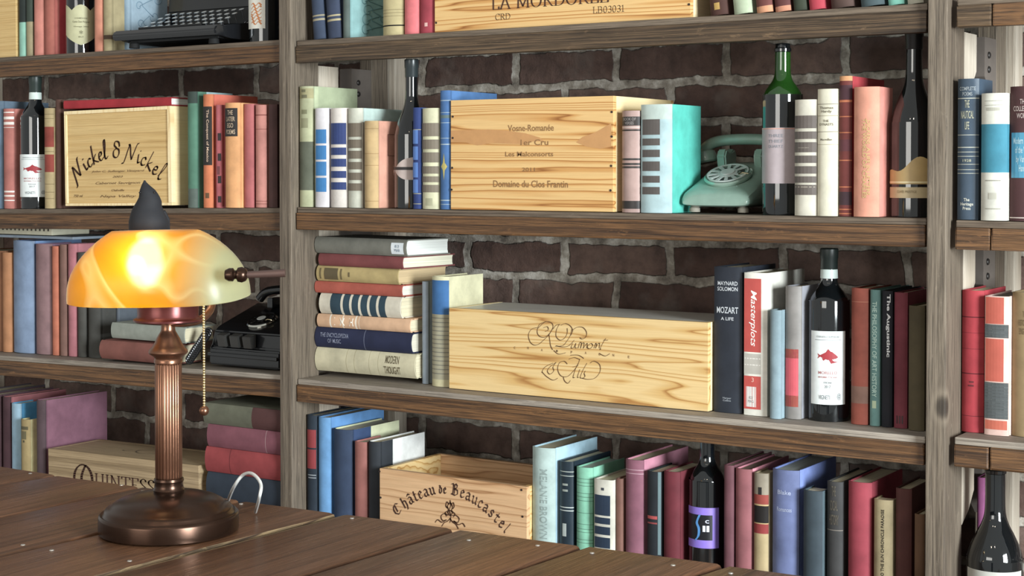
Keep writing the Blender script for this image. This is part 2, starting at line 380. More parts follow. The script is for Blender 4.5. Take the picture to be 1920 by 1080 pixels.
# underside of the front trim at the two ends of every shelf, read off the photograph
EDGE = {(1,'A'): ((0,144.7),(517,116.7)), (2,'A'): ((0,429),(521,432)), (3,'A'): ((0,703.6),(521,744.8)),
        (1,'B'): ((552,118.6),(1737,60)), (2,'B'): ((558,431),(1736,463.6)), (3,'B'): ((558,753),(1727,873)),
        (1,'C'): ((1791,52),(1920,46)), (2,'C'): ((1789,467.5),(1920,472.5)), (3,'C'): ((1782,874),(1920,888))}
LINE = {}
for k, (a, b_) in EDGE.items():
    p, q = atY(a[0], a[1], D), atY(b_[0], b_[1], D); sl = (q.z-p.z)/(q.x-p.x)
    LINE[k] = (p.x, p.z, sl)
for bay in 'ABC':
    x_, z_, s_ = LINE[(3, bay)]; LINE[(4, bay)] = (x_, z_-.357, s_)
def trim_z(l, bay, x): a = LINE[(l, bay)]; return a[1]+(x-a[0])*a[2]
def shelf_z(l, bay, x): return trim_z(l, bay, x)+TRIM_H+BRD

case = empty('bookcase', (pL0, D, 0), 'dark wooden bookcase of posts and plank shelves against the brick wall', 'bookcase')
def cpart(o): o.location = Vector(o.location)-Vector(case.location); o.parent = case; return o
for i, px in enumerate(posts):
    cpart(box('upright', W_POST, px, px+PW, PF, PF+.089, .0005, 2.35, None, .0025))
    cpart(box('rear_upright', W_POST, px, px+PW, D+.26, D+.32, .0005, 2.35, None, .002))
    cpart(box('furring_strip', W_GUS, px+.002, px+PW+.016, D+.325, WALL-.001, .0005, 2.35, None, .002))
bays = {'A': (posts[0]+PW, posts[1]), 'B': (posts[1]+PW, posts[2]), 'C': (posts[2]+PW, posts[3])}
for (l, bay), (x_, z_, sl) in LINE.items():
    xa, xb = bays[bay]
    g0, g1 = (.0025, .006) if bay != 'C' else (.010, .002)
    xa2, xb2 = xa+g0, xb-g1; xm = (xa2+xb2)/2; rot = (0, -math.atan(sl), 0)
    def piece(name, m, a, b_, y0, y1, dz, h, bev):
        c = (a+b_)/2; zc = trim_z(l, bay, c)+dz+h/2
        bm = bmesh.new(); add_box(bm, (a-b_)/2, (b_-a)/2, (y0-y1)/2, (y1-y0)/2, -h/2, h/2, 0, bev)
        if bev > .002:      # hand-worn edges
            for v in bm.verts:
                v.co.z += random.uniform(-.0006, .0006); v.co.y += random.uniform(-.0006, .0006)
        return cpart(fin(bm, name, m, None, (c, (y0+y1)/2, zc), rot))
    tm = W_TRIMR if (l == 1 and bay != 'A') else W_TRIM
    if bay == 'C':
        cut = xof(1858, 300, D)
        piece('front_trim', W_TRIMR if l == 1 else W_TRIM, xa2, cut-.0008, D, D+.019, 0, TRIM_H, .003)
        piece('front_trim', W_TRIM, cut+.0008, xb2, D, D+.019, 0, TRIM_H, .003)
    else: piece('front_trim', tm, xa2, xb2, D, D+.019, 0, TRIM_H, .003)
    piece('shelf_board', W_BOARD if l > 2 else W_BOARD2, xa2, xb2, D+.004, D+.255, TRIM_H, BRD, .002)
    piece('shelf_rear_board', W_BOARD if l > 2 else W_BOARD2, xa2+.045, xb2, D+.256, WALL-.012, TRIM_H, BRD, .002)
# shaped brackets below each shelf, on the right of every upright
for px in posts[:3]:
    bay = {0: 'A', 1: 'B', 2: 'C'}[posts.index(px)]
    for l in (1, 2, 3, 4):
        zt = trim_z(l, bay, px)-.001
        bm = bmesh.new()
        add_prism(bm, [(0, 0), (.066, 0), (.066, -.062), (.036, -.092), (0, -.11)], 'x', 0, PW)
        o = fin(bm, 'front_bracket', W_GUS, None, (px, PF+.0895, zt)); cpart(o)
        bm = bmesh.new()
        add_prism(bm, [(0, 0), (.069, 0), (.069, -.125), (.045, -.105), (.0, -.068)], 'x', 0, PW)
        o = fin(bm, 'rear_bracket', plain('#6a6058', .6, name='rear_bracket_wood'), None, (px, D+.19, zt)); cpart(o)
        for dz in (.03, .055):
            s_ = sphere('bolt', STEEL, (px+PW+.001, D+.213, zt-dz), .006, None, (.5, 1, 1)); s_.location = Vector(s_.location)-Vector((px, D+.19, zt)); s_.parent = o

# ------------------------------------------------------------------ setting: brick wall, floor
def brick_mat():
    m, nt, b = nodes('old_brick_wall')
    tc = nt.nodes.new('ShaderNodeTexCoord'); sp = nt.nodes.new('ShaderNodeSeparateXYZ'); cb = nt.nodes.new('ShaderNodeCombineXYZ')
    nt.links.new(tc.outputs['Object'], sp.inputs[0]); nt.links.new(sp.outputs['X'], cb.inputs['X']); nt.links.new(sp.outputs['Z'], cb.inputs['Y'])
    wob = nt.nodes.new('ShaderNodeTexNoise'); wob.inputs['Scale'].default_value = 17; wob.inputs['Detail'].default_value = 5
    nt.links.new(cb.outputs[0], wob.inputs['Vector'])
    sb = nt.nodes.new('ShaderNodeVectorMath'); sb.operation = 'SUBTRACT'; sb.inputs[1].default_value = (.5, .5, .5)
    nt.links.new(wob.outputs['Color'], sb.inputs[0])
    ma = nt.nodes.new('ShaderNodeVectorMath'); ma.operation = 'MULTIPLY_ADD'; ma.inputs[1].default_value = (.03, .03, 0)
    nt.links.new(sb.outputs[0], ma.inputs[0]); nt.links.new(cb.outputs[0], ma.inputs[2])
    mp = nt.nodes.new('ShaderNodeMapping'); mp.inputs['Location'].default_value = (BX, BZ, 0)
    nt.links.new(ma.outputs[0], mp.inputs[0])
    bt = nt.nodes.new('ShaderNodeTexBrick'); bt.offset = .5
    for k_, v_ in (('Scale', 1), ('Mortar Size', .011), ('Mortar Smooth', .25), ('Bias', 0), ('Brick Width', .252), ('Row Height', .082)):
        bt.inputs[k_].default_value = v_
    bt.inputs['Color1'].default_value = lin('#614a42'); bt.inputs['Color2'].default_value = lin('#826a60')
    bt.inputs['Mortar'].default_value = lin('#8f877b')
    nt.links.new(mp.outputs[0], bt.inputs['Vector'])
    n1 = noise(nt, objvec(nt, rnd=False), 30, 6, .65); n2 = noise(nt, objvec(nt, rnd=False), 9, 4)
    c = mixc(nt, ramp(nt, n1, [(.3, (.6,)*3+(1,)), (.65, (0, 0, 0, 1))]), bt.outputs['Color'], lin('#332827'))
    c = mixc(nt, ramp(nt, n2, [(.56, (0, 0, 0, 1)), (.75, (.45,)*3+(1,))]), c, lin('#8d847c'))
    mort = ramp(nt, n1, [(.3, lin('#5d564f')), (.5, lin('#a59c90')), (.66, lin('#d6d0c6'))])
    c = mixc(nt, bt.outputs['Fac'], c, mort)
    nt.links.new(c, b.inputs['Base Color']); b.inputs['Roughness'].default_value = .85
    hgt = nt.nodes.new('ShaderNodeMath'); hgt.operation = 'MULTIPLY_ADD'; hgt.inputs[1].default_value = -1.3
    nt.links.new(bt.outputs['Fac'], hgt.inputs[0]); nt.links.new(n1, hgt.inputs[2]); bump(nt, b, hgt.outputs[0], .9, .006)
    return m
# a mortar joint lies at (960,165) between courses and an upright joint at (1060,135)
pz = atY(960, 165, WALL).z; pj = atY(1060, 135, WALL).x
NR = math.floor(pz/.082); BZ = (NR*.082)-pz
BX = -pj + math.ceil(pj/.252)*.252 + (.126 if NR % 2 else 0)
bm = bmesh.new(); add_box(bm, -4.6, 1.6, WALL, WALL+.12, 0, 2.9)
tag(fin(bm, 'wall_back', brick_mat()), 'old dark red brick wall with ragged grey mortar', None, None, 'structure')
bm = bmesh.new(); add_box(bm, -4.6, 1.6, -1.0, WALL+.12, -.05, 0)
tag(fin(bm, 'floor', wood('floor_boards', '#3a2a20', '#5d4535', '#745843', 'x', 8)), 'dark wooden floor', None, None, 'structure')

# ------------------------------------------------------------------ table
ZT = CAMZ-.4745
fA, fB = atZ(0, 878, ZT), atZ(1504, 1080, ZT)
fd = (fB-fA).normalized()
seams = [((0,907),(86,894)), ((0,969),(252,915)), ((0,1040),(186,998)), ((182,1079),(649,960)), ((600,1069),(858,991)), ((928,1080),(1085,1027)), ((1294,1080),(1350,1062))]
lines = []
for a, b_ in seams:
    p, q = atZ(*a, ZT), atZ(*b_, ZT); lines.append((p, (q-p).normalized()))
def isect(p, d, q, e):
    den = d.x*e.y-d.y*e.x; t = ((q.x-p.x)*e.y-(q.y-p.y)*e.x)/den; return p+d*t
table = empty('table', (-1.3, 1.2, 0), 'long dark brown table of wide worn planks in the foreground', 'table')
toff = Vector(table.location)
far = [isect(p, d, fA, fd) for p, d in lines]
near = [isect(p, d, Vector((0, .8, ZT)), Vector((1, 0, 0))) for p, d in lines]
print('SEAMS', [(round(a.x, 3), round(a.y, 3), round(b_.x, 3)) for a, b_ in zip(far, near)])
sh0 = Vector((-.25, 0, 0)); far = [far[0]+sh0-fd*0]+far; near = [near[0]+sh0]+near
far.append(far[-1]+fd*.26); near.append(near[-1]+Vector((.26, 0, 0)))
far.append(far[-1]+fd*.22); near.append(near[-1]+Vector((.22, 0, 0)))
g = .0018
WEAR = {4: (0, 1, 2), 3: (5, 6), 5: (1,), 1: (1,), 2: (6,), 8: (1,)}
for i in range(len(far)-1):
    a, b_, c, d_ = near[i], near[i+1], far[i+1], far[i]
    a = a+Vector((g, 0, 0)); d_ = d_+Vector((g, 0, 0)); b_ = b_-Vector((g, 0, 0)); c = c-Vector((g, 0, 0))
    ce = (a+b_+c+d_)/4; jit = [0.012, .0, .0, -.006, .004, 0, .01, 0, 0][i % 9]
    c = c+Vector((0, jit*.3, 0)); d_ = d_+Vector((0, jit*.3, 0))
    bm = bmesh.new(); N = 24
    top = []
    for k in range(N+1):
        t = k/N; l_, r_ = a.lerp(d_, t), b_.lerp(c, t)
        wv = .0022*math.sin(k*1.7+i*3)+random.uniform(-.0008, .0008)
        top.append((l_+Vector((abs(wv)*.6, 0, 0)), r_-Vector((abs(wv), 0, 0))))
    rows = []
    for l_, r_ in top:
        e = .012 if i in (3, 4) else .006
        pts = [Vector((l_.x, l_.y, ZT-.035)), Vector((l_.x, l_.y, ZT-e*.8)), Vector((l_.x+e*.35, l_.y, ZT-.0015)), Vector((l_.x+e, l_.y, ZT)),
               Vector((r_.x-e, r_.y, ZT)), Vector((r_.x-e*.35, r_.y, ZT-.0015)), Vector((r_.x, r_.y, ZT-e*.8)), Vector((r_.x, r_.y, ZT-.035))]
        rows.append([bm.verts.new(p-ce) for p in pts])
    for r1, r2 in zip(rows, rows[1:]):
        for k in range(8):
            f = bm.faces.new((r1[k], r1[(k+1) % 8], r2[(k+1) % 8], r2[k]))
            # the worn, bare edge along the seams that show one
            if k in WEAR.get(i, ()) : f.material_index = 1
    bm.faces.new(rows[0]); bm.faces.new(rows[-1])
    o = fin(bm, 'plank', [W_TABLE, W_TEDGE], None, ce, (0, 0, 0), 40); o.location = ce-toff; o.parent = table
for (u, v) in [(228,883+27),(268,921),(43,1022),(97,1032),(243,1052),(452,945),(660,972),(879,1013),(1008,1023),(1110,1037),(1262,1060),(1370,1075),(57,888)]:
    p = atZ(u, v, ZT); bm = bmesh.new()
    bmesh.ops.create_cone(bm, cap_ends=True, segments=12, radius1=.0032, radius2=.0026, depth=.0012)
    o = fin(bm, 'nail_head', plain('#b9b4ac', .35, .7), table, p-toff+Vector((0, 0, .0004)))
W_LEG = wood('table_frame_wood', '#2a1a13', '#4d3529', '#6a4b3a', 'z', 9)
tx0, tx1 = far[0].x+.15, near[-1].x-.15
for x in (tx0, tx1):
    for y in (.95, 1.55):
        o = box('leg', W_LEG, x-.045, x+.045, y-.045, y+.045, .0005, ZT-.036, None, .003); o.location -= toff; o.parent = table
for y in (.95, 1.55):
    o = box('apron', W_LEG, tx0+.046, tx1-.046, y-.015, y+.015, ZT-.136, ZT-.036, None, .002); o.location -= toff; o.parent = table
# ------------------------------------------------------------------ books
SETB = {1: .02, 2: .006, 3: .06, 4: .028}
GRP = {(1,'A'): 'books on the top visible shelf, left bay', (1,'B'): 'books on the top visible shelf, middle bay',
       (2,'A'): 'books on the second shelf, left bay', (2,'B'): 'books on the second shelf, middle bay', (2,'C'): 'books on the second shelf, right bay',
       (3,'A'): 'books on the third shelf, left bay', (3,'B'): 'books on the third shelf, middle bay', (3,'C'): 'books on the third shelf, right bay',
       (4,'A'): 'books on the lowest shelf, left bay', (4,'B'): 'books on the lowest shelf, middle bay', (4,'C'): 'books on the lowest shelf, right bay'}
LASTX = {}
for _l in (1, 2, 3, 4):
    for _b in 'ABC': LASTX[(_l, _b)] = bays[_b][0]+.0012
MAXX = {b_: bays[b_][1]-.001 for b_ in 'ABC'}
DEV = []
def build_book(root, wd, h, d, cover, spine=None, bands=(), pages='#ded3b4', quarter=None, rnd=.16, groove=True, txt=(), wrap=False, rough=.75, marks=(), soft=False):
    # local frame: spine faces -Y, width along X, height along Z, base at z=0
    t = .0026 if not soft else .0012
    t = min(t, wd*.2)
    bulge = min(rnd*wd, .009)
    hw = wd/2
    if quarter and quarter[0]*d < bulge+.015:
        spine = spine or cover; cover = quarter[1]; quarter = None
    prof = []       # outer outline, zone: 0 left board, 1 spine, 2 right board
    ns = 8
    def push(x, y, z): prof.append((x, y, z))
    qd = quarter[0]*d if quarter else None
    push(-hw, d, 'b')
    if qd: push(-hw, qd+.0001, 'b'); push(-hw, qd, 'q')
    if groove and wd > .012:
        push(-hw, bulge+.013, 'q' if qd else 'b'); push(-hw+.0016, bulge+.0085, 'q' if qd else 'b'); push(-hw, bulge+.004, 's')
    for i in range(ns+1):
        a = -1+2*i/ns; push(hw*a*.995, bulge*(a*a)*.999+(.0012 if abs(a) == 1 else 0), 's')
    if groove and wd > .012:
        push(hw, bulge+.004, 's'); push(hw-.0016, bulge+.0085, 'q' if qd else 'b'); push(hw, bulge+.013, 'q' if qd else 'b')
    if qd: push(hw, qd, 'q'); push(hw, qd+.0001, 'b')
    push(hw, d, 'b')
    inn = []
    for (x, y, z) in prof:
        if y > bulge+.0015: inn.append((math.copysign(hw-t, x), y))
        else: inn.append((max(-hw+t, min(hw-t, x)), y+t))
    cols = [cover]; 
    def mi(c):
        if c not in cols: cols.append(c)
        return cols.index(c)
    sp = spine or cover; cuts = sorted({0, h} | {h*(1-f) for b_ in bands for f in b_[:2] if 0 < f < 1})
    def bandcol(zm):
        c = None
        for b_ in bands:
            if h*(1-b_[1]) <= zm <= h*(1-b_[0]): c = b_[2]
        return c
    bm = bmesh.new(); cuts2 = [cuts[0]]
    for a, b_ in zip(cuts, cuts[1:]):
        n = max(1, int((b_-a)/.045)); cuts2 += [a+(b_-a)*k/n for k in range(1, n+1)]
    OV = [[bm.verts.new((x, y, z)) for x, y, _ in prof] for z in cuts2]
    IV = [[bm.verts.new((x, y, z)) for x, y in inn] for z in (0, h)]
    for j in range(len(cuts2)-1):
        zm = (cuts2[j]+cuts2[j+1])/2; bc = bandcol(zm)
        for i in range(len(prof)-1):
            za, zb = prof[i][2], prof[i+1][2]
            zone = 's' if za == 's' and zb == 's' else ('b' if 'b' in (za, zb) else 'q')
            c = {'s': sp, 'b': cover if not quarter else quarter[1], 'q': cover}[zone]
            if zone == 's' and quarter: c = sp
            if bc and (zone == 's' or wrap): c = bc
            f = bm.faces.new((OV[j][i], OV[j][i+1], OV[j+1][i+1], OV[j+1][i])); f.material_index = mi(c)
    m0 = mi(quarter[1] if quarter else cover)
    for i in range(len(prof)-1):
        bm.faces.new((IV[0][i], IV[0][i+1], IV[1][i+1], IV[1][i])).material_index = m0
        for q, ov in ((0, OV[0]), (1, OV[-1])): bm.faces.new((ov[i], ov[i+1], IV[q][i+1], IV[q][i])).material_index = mi(sp) if prof[i][2] == 's' else m0
    for e in (0, -1):
        ring = [OV[j][e] for j in range(len(cuts2))]
        bm.faces.new(ring+[IV[1][e], IV[0][e]]).material_index = m0
    fin(bm, 'cover', [cloth(c, rough) for c in cols], root, (0,0,0), (0,0,0), 32)
    bm = bmesh.new(); sq = .003 if not soft else .0006
    yb = bulge+t+.0008; x1 = hw-t-.0001; yf = d-.0035
    poly = [(-x1, yb), (0, yb-bulge*.5), (x1, yb), (x1, yf)]
    if wd > .014: poly += [(x1*.5, yf-.002), (-x1*.5, yf-.002)]
    poly += [(-x1, yf)]
    add_prism(bm, poly, 'z', sq, h-sq); fin(bm, 'pages', paper(pages), root)
    bl = lambda x: bulge*min(1, (abs(x)/hw)**2)
    for tx in txt:
        s_, f0, f1, ori, colr = tx[:5]; wf = tx[5] if len(tx) > 5 else .7; sh = tx[6] if len(tx) > 6 else 0
        me = text_mesh(s_, sh, tx[7] if len(tx) > 7 else .012); fit(me, tx[8]*hw if len(tx) > 8 else 0, h*(1-(f0+f1)/2), wd*wf, h*(f1-f0), ori, -.0005, bl)
        mesh_obj('spine_title', me, plain(colr, .5, .0), root)
    for mk in marks:     # small raised or printed panels on the spine: (f0, f1, x0, x1, colour)
        f0, f1, a, b_, c = mk
        bm = bmesh.new(); n = 6
        A = [[bm.verts.new((hw*(a+(b_-a)*k/n), bl(hw*(a+(b_-a)*k/n))-.0004, z)) for k in range(n+1)] for z in (h*(1-f1), h*(1-f0))]
        for k in range(n): bm.faces.new((A[0][k], A[0][k+1], A[1][k+1], A[1][k]))
        fin(bm, 'spine_label', plain(c, .6), root)
    return bl
def B(l, bay, u0, u1, vt, cover, label, d=.15, sb=0, rz=0, lean=0, bands=(), txt=(), marks=(), hgt=None, **kw):
    Y = D+SETB[l]+sb
    vm = {1: 50, 2: 290, 3: 640, 4: 900}[l]
    x0, x1 = xof(u0, vm, Y), xof(u1, vm, Y)
    lx = LASTX.get((l, bay))
    if lx is not None and lx+.0006 > x0:
        if lx+.0006-x0 > .004: DEV.append((label[:40], round((lx-x0)*1000)))
        x0 = lx+.0006+(.026 if lean and lx < bays[bay][0]+.01 else 0)
    if x1-x0 < .010: x1 = x0+.010
    if x1 > MAXX[bay]: x1 = MAXX[bay]; x0 = min(x0, x1-.01)
    xm = (x0+x1)/2; z0 = shelf_z(l, bay, xm)+abs(LINE[(l, bay)][2])*(x1-x0)/2+.0004
    P = lambda v: atY((u0+u1)/2, v, Y).z
    h = hgt if hgt else P(vt)-z0
    fr = lambda v: (z0+h-P(v))/h
    ba = [(fr(b_[0]), fr(b_[1]), b_[2]) for b_ in bands]
    tt = [(t[0], fr(t[1]), fr(t[2]))+tuple(t[3:]) for t in txt]
    mk = [(fr(m[0]), fr(m[1]))+tuple(m[2:]) for m in marks]
    LASTX[(l, bay)] = x1
    wd = x1-x0
    if lean:     # leaning about its lower corner
        a = R(lean); hw = wd/2
        zc = z0+hw*math.sin(abs(a))+.0004
        root = empty('book', (xm, Y, zc), label, 'book', GRP[(l, bay)], (0, a, 0))
    else: root = empty('book', (xm, Y, z0+.0004), label, 'book', GRP[(l, bay)], (0, 0, R(rz)))
    kw.setdefault('pages', '#ded3b4')
    build_book(root, wd*(.995 if not rz else .97), h, d, cover, bands=ba, txt=tt, marks=mk, **kw)
    return root, xm, z0, h, Y
def lying(l, bay, ul, ur, vt, vb, cover, label, z, d=.17, yaw=0, flip=1, sb=0, thick=None, txt=(), bands=(), marks=(), **kw):
    # a book lying flat with its spine to the front; z is the height it lies at
    Y = D+SETB[l]+sb
    um = (ul+ur)/2
    xa, xb = xof(ul, (vt+vb)/2, Y), xof(ur, (vt+vb)/2, Y)
    h = xb-xa; z += abs(LINE[(l, bay)][2])*h+.0004 if thick != .019 else 0
    th = thick or (atY(um, vt, Y).z-atY(um, vb, Y).z)
    root = empty('book', ((xa if flip > 0 else xb), Y, z+th/2+.0003), label, 'book', GRP[(l, bay)], (0, R(90)*flip, R(yaw)))
    build_book(root, th, h, d, cover, txt=txt, bands=bands, marks=marks, **kw)
    return z+th+.0006

# ------------------------------------------------------------------ wine crates
def crate(l, bay, u0, u1, vt, depth, label, front, side, sb=0, rz=0, open_top=False, vb=None, hgt=None, lid=None, text=None, nails=(), top_m=None, frame=False, z0=None, back_lower=0):
    Y = D+SETB[l]+sb; vm = {1: 40, 2: 290, 3: 650, 4: 930}[l]
    x0, x1 = xof(u0, vm, Y), xof(u1, vm, Y); W = x1-x0
    x0 = max(x0, LASTX.get((l, bay), -99)+.0006); W = x1-x0
    z0 = shelf_z(l, bay, (x0+x1)/2) if z0 is None else z0
    H_ = hgt or (atY((u0+u1)/2, vt, Y).z-z0)
    LASTX[(l, bay)] = x1
    root = empty('wine_crate', (x0, Y, z0+.0012+abs(LINE[(l, bay)][2])*W/2), label, 'crate', 'wooden wine crates on the shelves', (0, -math.atan(LINE[(l, bay)][2]), R(rz)))
    T = .011
    def p(name, m, a, b_, c, d_, e, f, bev=.0008): return box(name, m, a, b_, c, d_, e, f, root, bev)
    if frame:      # sliding-lid box: the front panel sits inside a raised frame
        p('front_panel', front, .009, W-.012, .003, .010, .006, H_-.008)
        p('frame_rail', side, 0, W, 0, .012, 0, .006); p('frame_rail', side, 0, W-.012, 0, .012, H_-.008, H_)
        p('frame_stile', side, 0, .008, 0, .012, .0062, H_-.0082); p('frame_stile', side, W-.011, W, 0, .012, .0062, H_-.0002)
    else: p('front_panel', front, 0, W, 0, T, 0, H_)
    p('side_panel', side, 0, T, T+.0002, depth-T, 0, H_); p('side_panel', side, W-T, W, T+.0002, depth-T, 0, H_)
    p('back_panel', front, 0, W, depth-T+.0002, depth, 0, H_-back_lower)
    p('bottom', side, T+.0005, W-T-.0005, T+.0005, depth-T-.0005, .001, .009)
    if not open_top: p('lid', top_m or side, T+.0003, W-T-.0003, T+.0003, depth-T-.0003, H_-.008, H_-.0004)
    yy = .0026 if frame else -.0005
    for (u, v) in nails:
        q = atY(u, v, Y); bm = bmesh.new(); bmesh.ops.create_cone(bm, cap_ends=True, segments=10, radius1=.0022, radius2=.0022, depth=.0012)
        fin(bm, 'nail', plain('#2c1d16', .6), root, (q.x-x0, -.0004, q.z-z0), (R(90), 0, 0))
    if text: text(root, W, H_, Y, x0, z0, yy)
    return root, x0, x1, z0, H_, Y
def ink(root, s_, cx, cz, wid, hei, mat, y=-.0006, shear=0, bold=.01, name='branding'):
    me = text_mesh(s_, shear, bold); fit(me, cx, cz, wid, hei, 'h', y); return mesh_obj(name, me, mat, root)
def pen_ink(root, s_, font, cx, cz, wid, hei, mat, nib=.08, ang=.7, y=-.0006, curve=None, shear=0, thin=.018, track=0, name='branding', smooth=5):
    st, L = layout(s_, font, None, shear, track)
    if curve:
        k_ = curve/L      # sag: how far the ends drop, in em
        f = lambda x: (-4*curve*((x/L-.5)**2), -8*curve*(x/L-.5)/L)
        st, _ = layout(s_, font, f, shear, track)
    me = pen_mesh(st, nib, ang, thin, smooth)
    k = wid/L
    for v in me.vertices: v.co = (cx+(v.co.x-L/2)*k, y, cz+v.co.y*(hei if hei else k))
    return mesh_obj(name, me, mat, root)

# ------------------------------------------------------------------ bottles
def glass_mat(name, col, rough=.05, trans=0.0):
    if name in MC: return MC[name]
    m, nt, b = nodes(name); b.inputs['Base Color'].default_value = lin(col); b.inputs['Roughness'].default_value = rough
    b.inputs['Specular IOR Level'].default_value = .6; b.inputs['Coat Weight'].default_value = .6; b.inputs['Coat Roughness'].default_value = .03
    b.inputs['Transmission Weight'].default_value = trans; b.inputs['IOR'].default_value = 1.5
    MC[name] = m; return m
G_DARK = glass_mat('dark_bottle_glass', '#0e1113', .06)
G_GREEN = glass_mat('green_bottle_glass', '#16301c', .05, .25)
G_NECK = glass_mat('light_green_neck_glass', '#2c5a22', .05, .6)
BORD = [(0,.0),(.33,.0),(.36,.003),(.37,.010),(.37,1.9),(.36,2.0),(.33,2.10),(.26,2.20),(.19,2.29),(.155,2.38),(.145,2.48),(.142,2.62),(.14,2.78)]
BURG = [(0,.0),(.36,.0),(.40,.004),(.41,.014),(.41,1.45),(.39,1.6),(.34,1.78),(.27,1.97),(.20,2.14),(.16,2.30),(.145,2.5),(.14,2.9)]
CHMP = [(0,.0),(.38,.0),(.43,.004),(.44,.014),(.44,1.35),(.43,1.5),(.38,1.68),(.30,1.86),(.22,2.02),(.17,2.18),(.155,2.4),(.155,2.85)]
def curved_patch(name, m, r, a0, a1, z0, z1, parent, outline=None, ns=20, inner=None):
    # a label that follows the glass; outline(s) gives (bottom, top) as fractions for s in 0..1
    bm = bmesh.new(); A = []; n = ns; nz = 10
    for i in range(n+1):
        s_ = i/n; a = a0+(a1-a0)*s_; lo, hi = outline(s_) if outline else (0, 1)
        A.append([bm.verts.new((r*math.cos(a), r*math.sin(a), z0+(z1-z0)*(lo+(hi-lo)*j/nz))) for j in range(nz+1)])
    for i in range(n):
        for j in range(nz): bm.faces.new((A[i][j], A[i+1][j], A[i+1][j+1], A[i][j+1]))
    return fin(bm, name, m, parent, (0,0,0), (0,0,0), 60)
def wrap_text(root, s_, r, a, z, wid, hei, mat, shear=0, bold=.005, name='label_print', mesh=None):
    me = mesh or text_mesh(s_, shear, bold); fit(me, 0, z, wid, hei, 'h', 0)
    for v in me.vertices:
        th = a+v.co.x/r; v.co = (r*math.cos(th), r*math.sin(th), v.co.z)
    return mesh_obj(name, me, mat, root)
def bottle(l, bay, uc, hw_px, label, prof=BORD, sb=.05, vt=None, glass=None, group=None, capsule=None, collar=None, RAD=None, fit_=True, neck=None):
    Y = D+SETB[l]+sb; vm = {1: 50, 2: 300, 3: 640, 4: 950}[l]
    c = atY(uc, vm, Y); rad = hw_px*zdist(c)/FPX
    if RAD: rad = RAD
    lx = LASTX[(l, bay)]
    if fit_ and c.x-rad < lx+.0008:
        DEV.append((label[:40], round((lx+.0008+rad-c.x)*1000))); c = Vector((lx+.0008+rad, c.y, c.z))
    if fit_ and c.x+rad > MAXX[bay]: c = Vector((MAXX[bay]-rad, c.y, c.z))
    if fit_: LASTX[(l, bay)] = c.x+rad+.0012
    k = rad/max(p[0] for p in prof)
    z0 = shelf_z(l, bay, c.x)+abs(LINE[(l, bay)][2])*rad
    kz = .1
    if vt is not None: kz = (atY(uc, vt, Y).z-z0)/(prof[-1][1]+.17)
    root = empty('wine_bottle', (c.x, Y, z0+.0004), label, 'bottle', group or 'wine bottles on the shelves')
    P = [(r*k, z*kz) for r, z in prof]
    sm = [(p.x, p.y) for p in catmull(P, 4)]
    sm = [(max(a, 0.0002), max(b_, 0)) for a, b_ in sm]
    if neck:
        zs = sm[-1][1]*.74
        lathe('glass', glass or G_DARK, [q for q in sm if q[1] <= zs], root, seg=48); lathe('neck', neck, [q for q in sm if q[1] >= zs*.97], root, seg=48)
    else: lathe('glass', glass or G_DARK, sm, root, seg=48)
    T_ = P[-1][1]+.0155
    rz_ = lambda z: max([a for a, b_ in sm if b_ >= z] or [P[-1][0]])
    r_ = P[-1][0]; zt = P[-1][1]
    lathe('neck_ring', glass or G_DARK, [(r_*.8, zt), (r_*1.1, zt+.001), (r_*1.12, zt+.006), (r_*.98, zt+.008), (r_*.96, zt+.015), (r_*.7, zt+.0155)], root, seg=32)
    if capsule:
        c0 = T_*.885; ra = rz_(c0)
        lathe('capsule', capsule, [(ra*1.02, c0), (ra*1.06, c0+.001), (r_*1.07, zt-.001), (r_*1.15, zt+.001), (r_*1.16, zt+.016), (r_*1.05, zt+.0175), (.0004, zt+.018)], root, seg=32)
    if collar:
        ca, cb = T_*.83, T_*.884; ra, rb = rz_(ca), rz_(cb)
        lathe('neck_band', collar, [(ra*1.02, ca), (ra*1.06, ca+.0005), (rb*1.06, cb-.0005), (rb*1.02, cb)], root, seg=32)
    face = math.atan2(-c.y, -c.x)           # direction from which it is seen
    return root, rad, face, k, kz, c, z0, Y
